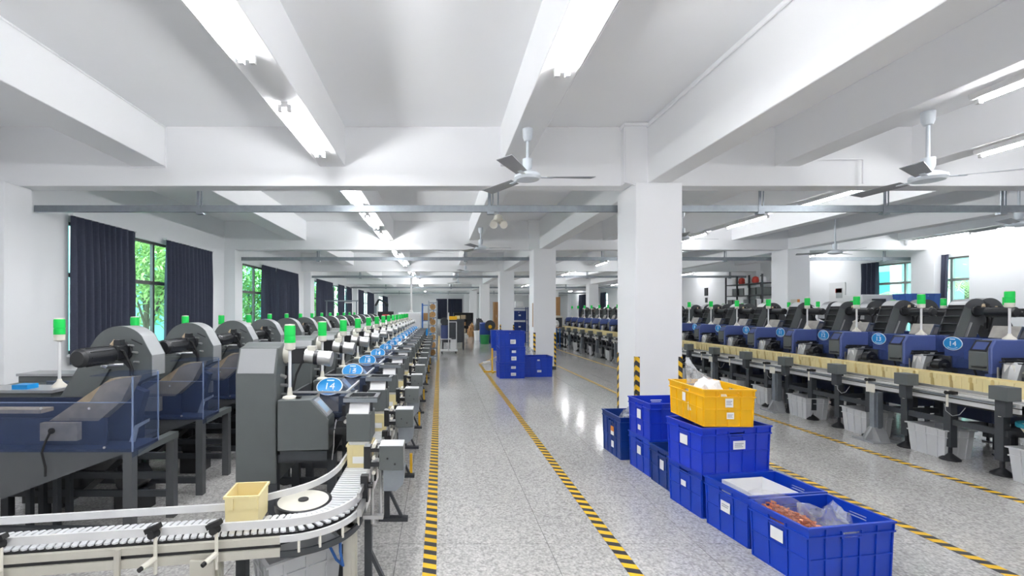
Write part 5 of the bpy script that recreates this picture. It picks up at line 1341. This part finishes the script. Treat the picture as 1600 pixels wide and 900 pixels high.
# notice strip on the second column, notice on the right column
tag(obj('notice_strip', MB().box(2.53, 2.538, 12.16, 12.24, 1.15, 1.80), 'brown'), 'narrow brown notice strip on the side of the second column', 'notice')
nb = thing('notice_board', 'pale and orange notice on the second right-hand column', 'notice', (9.48, 12.09, 0))
obj('sheet', MB().box(0, 0.17, 0.0, 0.006, 1.78, 1.90), 'ivory', nb); obj('orange_field', MB().box(0.17, 0.24, 0.0, 0.006, 1.78, 1.90), 'orange', nb)
# things along the right wall
wr = thing('bin_rack', 'tall dark steel rack of grey bins against the right wall', 'rack', (12.72, 17.7, 0))
for y in (0, 0.75, 1.5, 2.25): obj('post', MB().box(0, 0.05, y-0.025, y+0.025, 0, 3.05).box(0.50, 0.55, y-0.025, y+0.025, 0, 3.05), 'greyd', wr)
for z in (0.6, 1.2, 1.72, 2.2, 2.68): obj('shelf', MB().box(0, 0.55, 0, 2.25, z, z+0.035), 'greyd', wr)
for i, z in enumerate((1.755, 2.235)):
    for j in range(6):
        o = obj('grey_bin', bin_mesh(0.40, 0.30, 0.30), 'grey' if (i+j) % 3 else 'white'); o.location = (12.98, 17.92 + j*0.365, z)
        tag(o, '%s bin on the %s shelf of the wall rack, %s from the viewer' % ('grey' if (i+j) % 3 else 'white', ['lower', 'upper'][i], ORD[j]), 'bin', 'bins on the wall rack')
for j in range(5):
    o = tag(obj('parts_sack', MB().lathe([(0.10, 0), (0.13, 0.10), (0.10, 0.24), (0.03, 0.28)], n=12), 'red' if j % 2 else 'white'), '%s sack on the top shelf of the wall rack, %s from the viewer' % ('red' if j % 2 else 'white', ORD[j]), 'sack', 'sacks on the wall rack'); o.location = (12.95, 17.95 + j*0.42, 2.715)
wb = thing('notice_board', 'white wall board with red and orange notices beside the right wall', 'notice', (XR-0.032, 15.05, 0))
obj('board', MB().box(0.0, 0.03, 0, 0.62, 1.2, 2.55), 'white', wb)
for (y, z, h_, mt) in ((0.08, 1.30, 0.22, 'red'), (0.34, 1.34, 0.18, 'red'), (0.08, 1.62, 0.14, 'red'), (0.36, 1.66, 0.16, 'orange'), (0.10, 2.02, 0.34, 'greyl'), (0.12, 2.2, 0.14, 'red')):
    obj('notice_sheet', MB().box(-0.006, 0.0, y, y+0.24, z, z+h_), mt, wb)
wc = thing('wall_clock', 'small black card reader on the far right wall', 'device', (XR-0.05, 22.9, 0))
obj('case', MB().box(0, 0.05, -0.12, 0.12, 2.35, 2.75), 'bezel', wc); obj('lower_unit', MB().box(0.01, 0.05, -0.08, 0.08, 2.0, 2.25), 'greyd', wc)
wm = thing('white_test_unit', 'white boxy unit with a dark grille behind the right machines', 'machine', (10.15, 10.75, 0))
obj('case', MB().box(0, 0.75, 0, 0.5, 1.45, 1.98), 'white', wm, bevel=0.01); obj('grille', MB().box(0.22, 0.55, -0.01, 0, 1.60, 1.88), 'greyd', wm)
obj('cabinet_base', MB().box(0.02, 0.73, 0.02, 0.48, 0, 1.45), 'ivory', wm)
cs = thing('crate_stand', 'steel stand holding the blue crate before the right-hand window', 'stand', (10.75, 10.2, 0))
for x in (0, 0.62):
    for y in (0, 0.4): obj('leg', MB().box(x-0.02, x+0.02, y-0.02, y+0.02, 0, 1.62), 'galv', cs)
obj('stand_top', MB().box(-0.03, 0.65, -0.03, 0.43, 1.62, 1.645), 'galv', cs)
crate(0.66, 0.44, 0.34, 'crateb', (11.06, 10.4, 1.645), 0.0, 'blue crate on a stand in front of the right-hand window', 'blue crates near the right window', slots=True)

# clutter at the far end of the aisle
for i, (x, y, sx, sz, mt, l) in enumerate(((2.35, 26.3, 0.34, 0.62, 'greyd', 'dark covered bundle standing before the fourth column'), (1.95, 27.2, 0.26, 0.45, 'brown', 'brown sack beside the dark covered bundle'), (2.25, 24.9, 0.22, 0.30, 'orange', 'small orange bundle on the floor past the white tub'))):
    bag('floor_bundle', (x, y, 0), (sx, 0.3, sz), 40+i*3.3, l, mt, crumple=0.3)
ra = thing('bench_arm', 'dark jointed arm on a post at the far left wall', 'machine', (-4.3, 30.0, 0))
obj('post', MB().box(-0.08, 0.08, -0.08, 0.08, 0, 1.9).box(-0.3, 0.3, -0.3, 0.3, 0, 0.05), 'galv', ra)
obj('arm', MB().bar((0, 0, 1.9), (0.25, 0, 2.35), 0.14, 0.14).bar((0.25, 0, 2.35), (0.75, 0, 2.05), 0.11, 0.11).box(0.66, 0.86, -0.1, 0.1, 1.85, 2.05), 'dark', ra)
hs = thing('task_light_gantry', 'pale steel gantry with a light strip standing over the left row near the third window', 'gantry', (-4.7, 18.6, 0))
for x in (0, 1.25): obj('post', MB().box(x-0.025, x+0.025, -0.025, 0.025, 0, 1.97), 'galv', hs)
obj('top_bar', MB().box(-0.06, 1.31, -0.03, 0.03, 1.97, 2.02), 'galv', hs)
obj('lamp_strip', MB().box(0.75, 1.2, -0.03, 0.03, 1.90, 1.945), 'white', hs)
